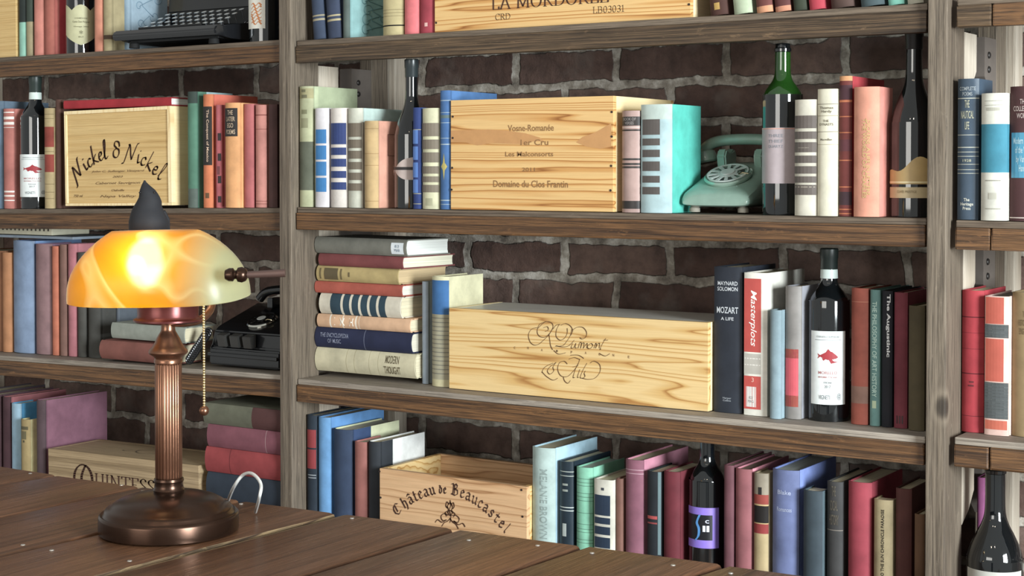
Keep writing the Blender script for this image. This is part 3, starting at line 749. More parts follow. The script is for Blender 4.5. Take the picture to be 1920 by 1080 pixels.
def fish_label(root, rad, face, z0, z1, off=0, wid=1.15):
    paperm = plain('#dfe4e2', .6); red = plain('#a3202c', .6); grey = plain('#6c7276', .7); dk = plain('#3b3f44', .7)
    R_ = rad+.0005; a = face+off; curved_patch('front_label', paperm, R_, a-wid, a+wid, z0, z1, root)
    h = z1-z0; R2 = rad+.0009; Wd = 2*wid*rad
    wrap_text(root, 'CILIEGIOLO SUPERIORE', R2, a, z0+h*.925, Wd*.62, h*.022, grey)
    wrap_text(root, '________________', R2, a, z0+h*.88, Wd*.72, h*.006, grey)
    # a red fish with a hooked lure under it
    body = [(-.5, .1), (-.36, .02), (-.22, .09), (.0, .2), (.2, .18), (.42, .02), (.5, -.06), (.4, -.12), (.2, -.16), (0, -.18), (-.2, -.12), (-.36, -.04), (-.5, -.14), (-.44, -.02)]
    bm = bmesh.new(); bm.faces.new([bm.verts.new((x*1.0, y, 0)) for x, y in body])
    for ext in ([(-.1, .14), (.02, .3), (.14, .19)], [(.05, -.17), (.16, -.34), (.5, -.26), (.3, -.24), (.2, -.16)], [(-.28, -.1), (-.2, -.22), (-.1, -.15)]):
        bm.faces.new([bm.verts.new((x, y, 0)) for x, y in ext])
    bmesh.ops.triangulate(bm, faces=bm.faces)
    bmesh.ops.subdivide_edges(bm, edges=bm.edges, cuts=2)
    me = bpy.data.meshes.new('label_picture'); bm.to_mesh(me); bm.free()
    wrap_text(root, '', R2, a, z0+h*.66, Wd*.56, h*.2, red, name='label_picture', mesh=me)
    wrap_text(root, 'MORELLO', R2, a, z0+h*.435, Wd*.5, h*.04, plain('#b06a6a', .7))
    wrap_text(root, 'MAREMMA TOSCANA', R2, a, z0+h*.375, Wd*.5, h*.024, plain('#b06a6a', .7))
    wrap_text(root, 'TOSCANA', R2, a, z0+h*.3, Wd*.22, h*.025, dk)
    wrap_text(root, '2017', R2, a, z0+h*.245, Wd*.16, h*.035, dk)
    wrap_text(root, 'VIGNETI', R2, a-.16, z0+h*.1, Wd*.3, h*.06, grey)
    wrap_text(root, '@', R2, a+wid*.6, z0+h*.11, Wd*.11, h*.09, grey)
# ================================================================== TOP SHELF, LEFT BAY
l, b = 1, 'A'
def t_crate0(root, W, H_, Y, x0, z0, yy):
    c = [(.0, .0), (.1, -.06), (.2, 0), (.16, .1), (.05, .1)]
    me = pen_mesh([[(x, y) for x, y in c]], .012, .7, .006); place_pen(me, W*.83, .155, .12); mesh_obj('branding', me, INK2, root)
crate(1, 'A', -75, 30, 0, .20, 'tan oak wine crate at the left edge of the top visible shelf', W_PINE3, W_SIDE, hgt=.17, text=t_crate0)
B(1,'A',33,46,-150,'#2c3330','black and mint green book beside the tan crate on the top visible shelf', bands=[(42,120,'#86b8a4')], wrap=True)
B(1,'A',47,58,-140,'#39433a','dark green and khaki book left of the salmon ones on the top visible shelf', bands=[(41,120,'#978a68')], wrap=True)
B(1,'A',60,79,-150,'#c77b6c','faded salmon cloth book left of the bright red book, top visible shelf')
B(1,'A',80,97,-160,'#a8564c','bright red book with a brownish spine beside the cream-labelled champagne bottle', spine='#a35a4c', d=.12, quarter=(.2,'#dd4550'))
r_, rad, face, k, kz, c, z0, Y = bottle(1,'A',152,28,'dark champagne bottle with a cream shield-shaped label between red and orange books', CHMP, .035)
def shield(s_):
    x = abs(2*s_-1); hi = 1-.18*(1-abs(2*x-1))*1.0 if x > .04 else 1.0
    return (max(0, .26*x**1.3), .86+.14*abs(math.cos(math.pi*x)) )
curved_patch('shield_label', plain('#b9b68c', .6), rad+.0006, face-1.25, face+1.25, .02, .115, r_, shield)
for s_, zz, hh, ww in (('CHAMPAGNE', .083, .003, .03), ('Cuvée Dom Pérignon', .074, .006, .04), ('Vintage 2003', .063, .004, .036), ('*', .05, .009, .009), ('BRUT', .039, .003, .012)):
    wrap_text(r_, s_, rad+.001, face, zz, ww, hh, plain('#5a5636', .7))
B(1,'A',174,190,-140,'#cf8468','plain orange-salmon book right of the shield-labelled bottle', rough=.6, d=.045)
B(1,'A',191,206,-150,'#a3946c','khaki book with a brown band left of the typewriter', d=.045, bands=[(66,74,'#5a4634')])
LASTX[(1,'A')] = -9
rr = B(1,'A',213,238,-180,'#8fa5b4','tall grey-blue book with an embossed cover behind the typewriter', d=.13, sb=.05)
def relief(root, wd, h, d, rnd_, x, m, n=14):
    # one continuous scrolling vine
    random.seed(rnd_); pts = []
    for i in range(n):
        cy = d*(.32+.4*(i % 2)+random.uniform(-.05, .05)); cz = h*(.08+.84*i/n); r0 = random.uniform(.011, .017)
        for k in range(14): pts.append((x, cy+r0*(1-k/18)*math.cos(k*.5+i*3.14), cz+r0*(1-k/18)*math.sin(k*.5+i*3.14)))
    bm = bmesh.new(); add_tube(bm, catmull(pts, 2), .0009, 6)
    fin(bm, 'embossed_scrollwork', m, root, (0,0,0), (0,0,0), 60)
relief(rr[0], .03, rr[3], .13, 3, (xof(238,50,D+.07)-xof(213,50,D+.07))*.5, cloth('#6f8c9e'))

def typewriter():
    Y = D-.012; u0, u1 = 222, 408
    x0, x1 = xof(u0, 60, Y), xof(u1, 60, Y); W = x1-x0
    z0 = shelf_z(1, 'A', x0)+abs(LINE[(1,'A')][2])*W+.001
    root = empty('typewriter', (x0, Y, z0), 'old black manual typewriter with round silver-rimmed keys', 'typewriter', None, (0, 0, 0))
    enam = plain('#1b1c1f', .28, 0, .5, 0, 'black_enamel', .5)
    # base: two side walls with a scooped profile, a front bar and a deck
    side = [(0, .018), (.0, .034), (.02, .042), (.10, .048), (.15, .085), (.262, .12), (.275, .11), (.275, .012), (.25, .008), (.04, .012)]
    for sx in (0, W-.016):
        bm = bmesh.new(); add_prism(bm, side, 'x', sx, sx+.016); bmesh.ops.bevel(bm, geom=bm.edges[:], offset=.002, segments=2, affect='EDGES')
        fin(bm, 'side_frame', enam, root, smooth=30)
    bm = bmesh.new(); add_prism(bm, [(-.012, .016), (-.016, .028), (-.008, .038), (.012, .040), (.016, .018)], 'x', -.006, W+.006)
    bmesh.ops.bevel(bm, geom=bm.edges[:], offset=.003, segments=2, affect='EDGES'); fin(bm, 'front_bar', enam, root, smooth=30)
    box('base_plate', plain('#101113', .5), .017, W-.017, .02, .262, .012, .018, root)
    box('type_basket', plain('#131416', .4), .03, W-.03, .15, .25, .02, .105, root, .006)
    bm = bmesh.new(); add_prism(bm, [(.148, .09), (.152, .14), (.2, .165), (.25, .165), (.27, .12), (.255, .11), (.16, .08)], 'x', .005, W-.005)
    bmesh.ops.bevel(bm, geom=bm.edges[:], offset=.004, segments=2, affect='EDGES'); fin(bm, 'top_cover', enam, root, smooth=30)
    bm = bmesh.new(); add_tube(bm, [(-.02, .22, .185), (W+.02, .22, .185)], .019, 24); fin(bm, 'platen', plain('#202124', .5), root, smooth=40)
    for sx in (-.035, W+.02):
        bm = bmesh.new(); add_tube(bm, [(sx, .22, .185), (sx+.015, .22, .185)], .015, 20); fin(bm, 'platen_knob', enam, root, smooth=40)
    capm = plain('#dfe3e0', .25, name='key_top'); rim = plain('#b8bcc0', .2, .9, name='key_rim')
    me_k = None
    for row in range(4):
        for i in range(11):
            kx = .03+row*.006+i*(W-.075)/10; ky = .125-row*.029; kz_ = .083-row*.012
            if me_k is None:
                bm = bmesh.new()
                add_lathe(bm, [(.0055, 0), (.0072, .0004), (.0074, .002), (.0062, .0026)], 14, 1)
                add_lathe(bm, [(.0058, .0022), (.0056, .0027)], 14, 0)
                add_lathe(bm, [(.0012, -.02), (.0012, 0)], 8, 1)
                k_ = fin(bm, 'key', [capm, rim], root, smooth=30); me_k = k_.data
            else: k_ = mesh_obj('key', me_k, capm, root)
            k_.location = (kx, ky, kz_); k_.rotation_euler = (R(20), 0, 0)
    for i in range(18):
        bm = bmesh.new(); xx = .03+i*(W-.06)/17
        add_tube(bm, [(xx, .02, .03), (xx+.002, .09, .036), (xx, .15, .04)], .0012, 6); fin(bm, 'key_lever', STEEL, root)
    bm = bmesh.new(); add_box(bm, .05, W-.06, .012, .026, .040, .046, 0, .002); fin(bm, 'space_bar', plain('#0e0f11', .3), root)
    for (sx, sy) in ((.03, .02), (W-.03, .02), (.03, .25), (W-.03, .25)):
        lathe('rubber_foot', plain('#0c0c0d', .8), [(.012, 0), (.011, .010), (.008, .013)], root, (sx, sy, 0), 16)
    return root
typewriter()
r_, rad, face, k, kz, c, z0, Y = bottle(1,'A',499,32,'dark bottle with an orange and white label right of the typewriter', BORD, .05)
curved_patch('front_label', plain('#e7e3d6', .6), rad+.0005, face-1.5, face-.05, .03, .13, r_)
me = pen_mesh([[(x*.1, .02+.06*math.sin(x*1.3+j)+j*.13) for x in range(0, 9)] for j in range(7)], .1, .4, .03)
wrap_text(r_, '', rad+.0009, face-.62, .062, .030, .048, plain('#d18042', .6), name='label_picture', mesh=me)

# ================================================================== TOP SHELF, MIDDLE BAY
l, b = 1, 'B'
B(1,'B',585,607,-160,'#3a465c','navy blue leaning book nearest the left upright, top visible shelf', lean=-4.5, bands=[(29,32,'#9a9076'),(36,40,'#9a9076')], hgt=.23)
B(1,'B',612,637,-160,'#39435a','navy blue leaning book with a gilt band, second from the left upright, top visible shelf', lean=-4.5, bands=[(29,32,'#b0a37c'),(37,41,'#b0a37c')], hgt=.235)
rr = B(1,'B',640,653,-170,'#7ba3a3','teal book with embossed scrollwork on its cover, top visible shelf', spine='#57645f', rz=-10, d=.15, hgt=.24)
relief(rr[0], .02, rr[3], .15, 5, .0095, cloth('#5d8688'), 20)
LASTX[(1,'B')] = xof(711, 50, D+.02)
B(1,'B',713,752,-150,'#b7a878','khaki cream book with a thin black line near its foot, top visible shelf', bands=[(47,49.5,'#1d1a17'),(18,19,'#8a7d55'),(24,25,'#8a7d55'),(30,31,'#8a7d55')], hgt=.23)
B(1,'B',755,783,-150,'#dd6e72','coral pink book left of the crimson book, top visible shelf', hgt=.24)
B(1,'B',784,811,-150,'#9c3542','crimson book leaning on the left side of the branded crate, top visible shelf', marks=[(43,50,-.1,.3,'#d8a8a0')], hgt=.235)
def t_mord(root, W, H_, Y, x0, z0, yy):
    m = INK
    q = atY(995, 6, Y); pen_ink(root, 'LA MORDORÉE', S, atY(1029,0,Y).x-x0, q.z-z0-.009, atY(1175,0,Y).x-atY(943,0,Y).x-.01, None, m, .11, 0, yy, thin=.035)
    q = atY(943, 38, Y); pen_ink(root, 'CRD', S, q.x-x0, q.z-z0, .036, None, m, .09, .6, yy, thin=.04)
    q = atY(1141, 25, Y); pen_ink(root, 'LB03031', S, q.x-x0, q.z-z0, .068, None, m, .08, .6, yy, thin=.04)
crate(1,'B',815,1295,0,.26,'long pine wine crate with dark branded lettering on the top visible shelf', W_PINE, W_SIDE, hgt=.17, text=t_mord, nails=[(818,44),(1292,10)])
for (u0, u1, col, lab, kw) in [
    (1330,1362,'#4a2d25','dark brown book with a gilt crest at its foot, leaning beside the long branded crate', dict(marks=[(7,20,-.35,.3,'#b08a3c')])),
    (1374,1408,'#a9b596','pale sage green book leaning on the top visible shelf', {}),
    (1417,1447,'#6b3a34','dark book with an orange foot leaning beside the pale sage one', dict(bands=[(13,60,'#c98a62')])),
    (1452,1481,'#5d3330','dark book with an orange foot leaning next to its twin, the right one', dict(bands=[(13,60,'#c07f60')])),
    (1487,1511,'#343b2c','dark olive green book leaning on the top visible shelf', {}),
    (1516,1545,'#b23444','bright red book leaning on the top visible shelf', {}),
    (1556,1598,'#4f3a33','wide brown book leaning right of the bright red one', {}),
    (1612,1656,'#46565a','slate teal book leaning on the top visible shelf', {}),
    (1664,1694,'#6fb3a0','small mint green book leaning on the top visible shelf', {}),
    (1700,1730,'#aaa694','cream book next to the right upright on the top visible shelf', {})]:
    B(1,'B',u0,u1,-160,col,lab,lean=-6,hgt=.23, **kw)

# ================================================================== SECOND SHELF, LEFT BAY
B(2,'A',-38,0,190,'#5d7184','slate blue book at the left picture edge, second shelf')
B(2,'A',3,21,204,'#b16a60','pinkish brick red book with white bands left of the fish-label bottle, second shelf', bands=[(210,212,'#e6dcd4'),(219,224,'#e6dcd4'),(229,234,'#e6dcd4'),(239,240,'#e6dcd4'),(358,361,'#e6dcd4'),(366,369,'#e6dcd4'),(375,377,'#e6dcd4')], d=.14)
r_, rad, face, k, kz, c, z0, Y = bottle(2,'A',67,28,'dark wine bottle with a red fish on its white label, left bay second shelf', BORD, .034, 143, None, 'wine bottles with a red fish label', plain('#27332f', .4), plain('#c9d6cf', .5))
fish_label(r_, rad, face, .028, .13, -.25, 1.2)
B(2,'A',80,96,203,'#b09a6c','tan book with two brick red panels beside the fish-label bottle, left bay', bands=[(238,276,'#8e3b2e'),(290,323,'#8e3b2e'),(214,215,'#7c6a43'),(222,223,'#7c6a43'),(284,285,'#7c6a43'),(345,346,'#7c6a43'),(360,361,'#7c6a43'),(372,373,'#7c6a43')])
B(2,'A',97,112,187,'#5b3d33','tall dark brown book left of the crate with script lettering', sb=.01)
def t_nickel(root, W, H_, Y, x0, z0, yy):
    y = .0024
    pen_ink(root, 'Nickel & Nickel', H, W*.49, H_*.50, W*.80, None, INK, .11, .55, y, 1.15, 0.05, .04)
    dk = plain('#7a5c34', .8)
    for s_, vz, ww, hh in (('John C. Sullenger Vineyard', .355, .5, .026), ('2003', .3, .1, .02), ('Cabernet Sauvignon', .232, .42, .034), ('Oakville', .16, .12, .022), ('Napa Valley', .095, .34, .034)):
        ink(root, s_, W*.5, H_*vz, W*ww, H_*hh, dk, y, .35)
    ink(root, '750 ml', W*.12, H_*.105, W*.09, H_*.028, dk, y, .3)
rt = crate(2,'A',122,322,209,.075,'tan wine crate with arched handwritten script on its front, left bay second shelf', W_PINE3, W_SIDE, text=t_nickel, frame=True)
zc = rt[3]+rt[4]
lying(2,'A',119,320,188,207,'#a3202a','red book lying flat on top of the script-lettered crate', zc+.0095, d=.07, thick=.019, pages='#efece4', groove=False, rnd=.05)
LASTX[(2,'A')] = max(LASTX[(2,'A')], rt[2])
B(2,'A',349,366,172,'#4f7c66','green book with a dark cap at its head beside the script-lettered crate', bands=[(172,194,'#38453f'),(354,396,'#5a675f')], quarter=(.3,'#9fc0c4'), d=.12)
B(2,'A',378,396,177,'#d8684f','coral orange book with a tall black title panel', spine='#cf7446', d=.15, marks=[(200,310,-.95,.95,'#241f1d'),(362,372,-.2,.5,'#6b4a2c')], txt=[('The Conquest of Mexico',206,304,'d','#d8b79a',.28,0,.01,.2)])
B(2,'A',403,414,197,'#c0636a','thin rose book with dark round spots on its spine', marks=[(250,264,.0,.9,'#35292a'),(288,302,.0,.9,'#35292a'),(312,328,-.2,.6,'#7a4044'),(330,344,.0,.9,'#35292a'),(368,380,.0,.9,'#35292a')])
B(2,'A',418,445,193,'#d99a5e','orange tan book with a black label at its head', sb=-.015, marks=[(203,256,-.95,.85,'#262120')], txt=[('THE\nLATER\nEGO\nPOEMS',207,252,'h','#b9a184',.62)])
B(2,'A',453,473,195,'#b05e5e','rose red book second from the left upright group, second shelf left bay', d=.17)
B(2,'A',476,496,197,'#c98377','dusty salmon book with thin dark rules on its spine', bands=[(215,217,'#8b4a42'),(242,243,'#8b4a42'),(377,378,'#8b4a42'),(382,383,'#8b4a42')])
B(2,'A',501,517,196,'#4d3230','dark maroon book against the left upright, second shelf left bay')

# ================================================================== SECOND SHELF, MIDDLE BAY
B(2,'B',558,583,162,'#b4bd96','pale green jacketed book with striped cover beside the left upright, second shelf', spine='#aeb08a', d=.155, bands=[(166,185,'#a29b70'),(266,357,'#5d6151')], pages='#e8ece4', marks=[(168,173,-.4,.2,'#6d6a4d'),(178,184,-.4,.4,'#6d6a4d'),(206,214,-.4,.4,'#7a7a58'),(222,240,-.5,.5,'#8b8a68')], quarter=(.16,'#a9b38e'))
Yb = D+SETB[2]
W_ = '#cfc9c6'
def panels(v0, v1, n, gap, col):
    st = (v1-v0+gap)/n; return [(v0+i*st, v0+(i+1)*st-gap, -.8, .8, col) for i in range(n)]
B(2,'B',588,613,203,'#d3ced1','white book with four bright blue panels, second shelf', marks=panels(243,360,4,4,'#2b78b4'), rnd=.12)
nav = '#263a72'
B(2,'B',616,647,203,'#d8cfc6','white book with navy blue bands, second shelf', marks=[(231,271,-.93,.93,nav),(277,291,-.93,.93,nav),(298,313,-.93,.93,nav),(321,334,-.93,.93,nav),(342,356,-.93,.93,nav)])
br = '#6f6353'
B(2,'B',649,676,203,'#c3c3b2','cream book with brown bands and a pale mint cover, left of the peach book', quarter=(.02,'#b9cfc6'), marks=[(231,257,-.95,.95,br),(262,278,-.95,.95,br),(283,298,-.95,.95,br),(304,318,-.95,.95,br),(324,338,-.95,.95,br),(344,358,-.95,.95,br)], d=.14)
rr = B(2,'B',679,704,227,'#cf927a','peach book with a faded tan spine and a debossed panel on its cover', spine='#c0a06c', d=.1, sb=-.008, bands=[(241,242,'#9c7a48'),(288,289,'#9c7a48'),(310,311,'#9c7a48'),(377,378,'#9c7a48')], rnd=.2)
bm = bmesh.new(); hx = (LASTX[(2,'B')]-rr[1])+.0002
for (a, b_, c_, d_) in ((.04,.042,.6,.85),(.078,.08,.6,.85),(.04,.08,.6,.605),(.04,.08,.845,.85)):
    add_box(bm, hx, hx+.0003, a, b_, rr[3]*c_, rr[3]*d_)
fin(bm, 'debossed_panel', cloth('#7b4a3c'), rr[0])
r_, rad, face, k, kz, c, z0, Y = bottle(2,'B',772,33,'tall dark bottle with a pale quarter-round label behind the blue panelled book', CHMP, .05, 112, None, None, plain('#2c3436', .3))
curved_patch('front_label', plain('#c0ada6', .6), rad+.0006, face-1.5, face+.9, .055, .115, r_, lambda s_: (.05+.9*(1-math.sin(min(1, s_*1.9)*1.57))*.55, .05+.9*math.sin(min(1, s_*1.9)*1.57)*.5+.45*(s_*.6+.3)))
curved_patch('label_band', plain('#2f2a2c', .6), rad+.0009, face-1.5, face+.9, .078, .084, r_)
B(2,'B',766,786,202,'#35548f','blue book with four lighter panels between dark gilt bands', spine='#27396e', marks=[(244,270,-.9,.6,'#4871b4'),(275,300,-.9,.6,'#4871b4'),(305,333,-.9,.6,'#4871b4'),(337,362,-.9,.6,'#4871b4')], bands=[(243,244,'#a9a276'),(363,364,'#a9a276'),(382,383,'#a9a276')])
B(2,'B',788,820,203,'#c9c6a2','cream book with taupe bands right of the blue panelled book', marks=[(231,256,-.98,.98,'#7a6f5f'),(262,280,-.98,.98,'#7a6f5f'),(286,305,-.98,.98,'#7a6f5f'),(312,326,-.98,.98,'#7a6f5f'),(331,342,-.98,.98,'#7a6f5f'),(347,361,-.98,.98,'#7a6f5f'),(372,386,-.4,.4,'#a8a685')])
rr = B(2,'B',823,842,170,'#4a77ad','tall blue book with a gold star on its spine beside the grained pine crate', spine='#3f689c', d=.17, bands=[(188,189.5,'#9fb0b8'),(211,212,'#9fb0b8'),(216,222,'#5b6f70'),(230,231,'#9fb0b8'),(259,260,'#9fb0b8'),(270,272,'#9fb0b8'),(375,377,'#9fb0b8'),(383,384,'#9fb0b8')])
bm = bmesh.new(); hh = rr[3]; zc_ = hh*.36
pts = [(.0, .030), (.003, .008), (.0095, 0), (.003, -.008), (0, -.030), (-.003, -.008), (-.0095, 0), (-.003, .008)]
bm.faces.new([bm.verts.new((x*.8, -.0006+.0012*(x/.0095)**2, zc_+z*.9)) for x, z in pts]); fin(bm, 'gold_star', plain('#b5a553', .5), rr[0])
def t_vosne(root, W, H_, Y, x0, z0, yy):
    P = lambda u, v: atY(u, v, Y)
    for s_, u, v, wpx, hpx in (('Vosne-Romanée', 995, 241, 86, 12), ('1er Cru', 1002, 268, 52, 11), ('Les Malconsorts', 992, 290, 90, 9), ('2011', 991, 319, 24, 7), ('Domaine du Clos Frantin', 994, 346, 140, 13)):
        q = P(u, v); a = P(u-wpx/2, v).x; b_ = P(u+wpx/2, v).x
        ink(root, s_, q.x-x0, q.z-z0, b_-a, hpx*zdist(q)/FPX, INK2, yy)
    # flat-sawn figure in the face of the board
    st = plain('#c18a4c', .65, name='heartwood_figure')
    for (pts, nm) in (([(845,246),(880,245),(915,244),(950,246),(985,251),(1012,259),(1020,266),(1000,266),(985,272),(950,271),(920,270),(895,274),(872,268),(845,268)], 0), ([(1080,268),(1092,258),(1115,250),(1146,232),(1146,276),(1125,280),(1100,276)], 0)):
        bm = bmesh.new(); cp = []
        for (u, v) in pts: q = P(u, v); cp.append((max(.0005, min(W-.0005, q.x-x0)), q.z-z0))
        bm.faces.new([bm.verts.new((x, -.0003, z)) for x, z in cp]); bmesh.ops.triangulate(bm, faces=bm.faces); fin(bm, 'wood_figure', st, root)
rt = crate(2,'B',845,1150,185,.24,'large pine wine crate with bold wavy grain, second shelf centre', W_PINE, W_SIDE, text=t_vosne, nails=[(849,220),(849,260),(848,316),(847,357),(1147,211),(1147,257),(1146,312),(1145,358)])
B(2,'B',1163,1196,208,'#a88a82','mauve-brown glossy book with black bands beside the grained pine crate', rough=.35, bands=[(219,236,'#3b3634'),(238,240,'#c9b4aa'),(243,246,'#2c2725'),(297,301,'#3b3634'),(306,310,'#3b3634'),(312,316,'#3b3634'),(377,392,'#35302f')], d=.12, txt=[('BOOK OF\nVERSES',221,234,'h','#8d8481',.7)])
B(2,'B',1198,1256,196,'#3fb5a5','thick book with brown bands and a bright turquoise cover left of the telephone', spine='#a9c4c8', d=.125, marks=[(224,253,-.85,.35,'#57504c'),(260,273,-.85,.35,'#57504c'),(281,295,-.85,.35,'#57504c'),(303,321,-.85,.35,'#57504c'),(330,343,-.85,.35,'#57504c'),(351,365,-.85,.35,'#57504c')], rnd=.1, bands=[(196,224,'#b5c4bc')], quarter=(.015,'#3fb5a5'))

def dial(root, c, rot, rad, face_c, wheel_c, ring_c):
    e = bpy.data.objects.new('dial', None); COL.objects.link(e); e.parent = root; e.location = c; e.rotation_euler = rot
    me = bmesh.new(); add_lathe(me, [(rad*1.12, -.004), (rad*1.14, 0), (rad*1.06, .003), (rad*.98, .0015)], 40); o = fin(me, 'dial_ring', ring_c, e, smooth=40)
    lathe('number_plate', face_c, [(rad, 0), (rad, .0012)], e, seg=36)
    bm = bmesh.new(); n = 12
    # finger wheel: a disc with ten real holes, built as rims, hub and the webs between the holes
    add_lathe(bm, [(rad*.46, .003), (rad*.46, .005), (rad*.1, .0065)], 30); add_lathe(bm, [(rad*.9, .003), (rad*.9, .005), (rad*.98, .005), (rad*.98, .003)], 36, cap=False)
    for i in range(n):
        a = 2*math.pi*(i+.5)/n; w_ = .1
        q = [(rad*.44*math.cos(a-w_*1.5), rad*.44*math.sin(a-w_*1.5)), (rad*.44*math.cos(a+w_*1.5), rad*.44*math.sin(a+w_*1.5)), (rad*.92*math.cos(a+w_), rad*.92*math.sin(a+w_)), (rad*.92*math.cos(a-w_), rad*.92*math.sin(a-w_))]
        if i != 0: add_prism(bm, q, 'z', .0033, .0048)
    fin(bm, 'finger_wheel', wheel_c, e, smooth=30)
    for i in range(10):
        a = 2*math.pi*(i+1)/n; lathe('number_disc', plain('#2a2d30', .5), [(rad*.12, .0013), (rad*.12, .002)], e, (rad*.69*math.cos(a), rad*.69*math.sin(a), 0), 14)
    lathe('hub_card', plain('#c9ccc8', .4), [(rad*.34, .0062), (rad*.33, .007)], e, seg=24)
    bm = bmesh.new(); add_tube(bm, [(rad*1.05, -.003, .004), (rad*.8, -.006, .0075), (rad*.66, -.012, .0072)], .0016, 8); fin(bm, 'finger_stop', plain('#d8c9a4', .15, 1), e, smooth=40)
def desk_phone(name, loc, rz, label, body, W=.135, L=.19, H_=.105, group=None, face_c=None, wheel=None, ring=None):
    root = empty(name, loc, label, 'telephone', group, (0, 0, R(rz)))
    # body: rounded wedge lofted over its depth, front low and back high
    bm = bmesh.new(); rows = []; n = 16
    prof = [(.0, .012, .024, .92), (.004, .010, .032, .97), (.016, .009, .040, 1.0), (.05, .008, .054, 1.0), (.09, .008, .070, .99), (.125, .008, .083, .95), (.15, .008, .087, .9), (.175, .009, .082, .88), (.186, .011, .07, .85), (.19, .016, .05, .82)]
    for (y, zb, zt, ws) in prof:
        hw = W/2*ws; ring_ = []
        for i in range(28):
            a = 2*math.pi*i/28; ca, sa = math.cos(a), math.sin(a); ex = .42
            x = hw*math.copysign(abs(ca)**ex, ca); zz = (zb+zt)/2+(zt-zb)/2*math.copysign(abs(sa)**ex, sa)
            taper = 1-.12*max(0, sa)
            ring_.append(bm.verts.new((x*taper, y*L/.19, zz*H_/.105)))
        rows.append(ring_)
    for r1, r2 in zip(rows, rows[1:]):
        for i in range(28): bm.faces.new((r1[i], r1[(i+1) % 28], r2[(i+1) % 28], r2[i]))
    bm.faces.new(rows[0]); bm.faces.new(rows[-1]); fin(bm, 'body', body, root, smooth=35)
    sl = math.atan2(.046, .10)
    dial(root, (0, .062*L/.19, .0645*H_/.105), (sl, 0, 0), W*.29, face_c, wheel, ring)
    for sx in (-1, 1):     # cradle horns
        bm = bmesh.new()
        add_prism(bm, [(.118, .07), (.112, .098), (.12, .112), (.132, .1), (.148, .1), (.16, .113), (.168, .1), (.164, .07)], 'x', sx*W*.27-.009, sx*W*.27+.009)
        bmesh.ops.bevel(bm, geom=bm.edges[:], offset=.003, segments=2, affect='EDGES'); bmesh.ops.scale(bm, vec=(1, L/.19, H_/.105), verts=bm.verts)
        fin(bm, 'cradle', body, root, smooth=35)
    hs = bpy.data.objects.new('handset', None); COL.objects.link(hs); hs.parent = root; hs.location = (0, .14*L/.19, .107*H_/.105)
    hp = [(-.085, 0, -.004), (-.075, 0, .010), (-.05, 0, .019), (0, 0, .022), (.05, 0, .019), (.075, 0, .010), (.085, 0, -.004)]
    hp = [(x*W/.135, y, z) for x, y, z in hp]
    bm = bmesh.new(); add_tube(bm, catmull(hp, 4), .0105, 14); fin(bm, 'grip', body, hs, smooth=50)
    for sx in (-1, 1): lathe('earpiece' if sx < 0 else 'mouthpiece', body, [(.010, .006), (.021, 0), (.024, -.010), (.024, -.018), (.021, -.021), (.002, -.0205)], hs, (sx*.083*W/.135, 0, -.002), 28, rot=(0, R(12*sx), 0))
    for (sx, sy) in ((-.7, .02), (.7, .02), (-.6, .17), (.6, .17)):
        lathe('rubber_foot', plain('#8c8577', .7), [(.010, 0), (.010, .007), (.006, .011)], root, (sx*W/2, sy*L/.19, 0), 16)
    return root
GREEN = plain('#7d998a', .28, name='seafoam_plastic', coat=.5)
Yp = D+SETB[2]+.035; xp = xof(1340, 380, Yp)+.012
LAST = LASTX[(2,'B')]; LASTX[(2,'B')] = LAST+.143
desk_phone('rotary_telephone', (LAST+.0715, Yp, shelf_z(2,'B',xp)+.0025), 2, 'seafoam green rotary dial telephone on the second shelf', GREEN, .136, .19, .11, None, plain('#aeb6b2', .3), plain('#cfd6d2', .12, .2, .6), plain('#9cb3a5', .15, .5))
r_, rad, face, k, kz, c, z0, Y = bottle(2,'B',1467,38,'green glass wine bottle with a lilac label right of the green telephone', BORD, .045, 80, G_DARK, neck=G_NECK)
curved_patch('front_label', plain('#a8999c', .45), rad+.0006, face-1.35, face+.95, .055, .152, r_)
curved_patch('label_rim', plain('#c98f7c', .45), rad+.0008, face-1.35, face+.95, .1495, .151, r_)
for i, s_ in enumerate(('THREE', 'THIEF', 'QUARTZ')): wrap_text(r_, s_, rad+.001, face-.35, .138-.0095*i, .028, .0055, plain('#7d8088', .6))
B(2,'B',1487,1529,187,'#bdb7a6','grey-brown banded book with cream head right of the green bottle', marks=[(217,241,-.98,.98,'#5b514b'),(247,261,-.98,.98,'#5b514b'),(267,286,-.98,.98,'#5b514b'),(292,306,-.98,.98,'#5b514b'),(312,326,-.98,.98,'#5b514b'),(331,343,-.98,.98,'#5b514b'),(347,366,-.98,.98,'#5b514b'),(350,352,-.9,.9,'#8f8577'),(277,278,-.6,.4,'#8f8577')], sb=-.01)
B(2,'B',1530,1567,167,'#d2ccb4','plain cream book with three ruled title panels, second shelf', sb=-.01, bands=[(195,196,'#6b6350'),(217,218,'#8f866e'),(247,248,'#6b6350'),(271,272,'#8f866e')], txt=[('Thomas\nHardy',200,213,'h','#6b6350',.7),('THE\nDYNASTS',225,236,'h','#6b6350',.7),('Macmillan',260,264,'h','#6b6350',.6)])
B(2,'B',1569,1595,143,'#7c2e2c','tall dark red plaid book behind the salmon one, second shelf', d=.16, spine='#6b2f2b', bands=[(143,152,'#c58a58'),(160,187,'#4a2c33'),(188,192,'#b5663f'),(218,220,'#b5663f'),(248,250,'#b5663f'),(262,284,'#5c3036'),(300,302,'#b5663f'),(350,352,'#b5663f'),(360,385,'#3e2a30'),(392,394,'#b5663f'),(400,402,'#b5663f')], quarter=(.06,'#a93038'))
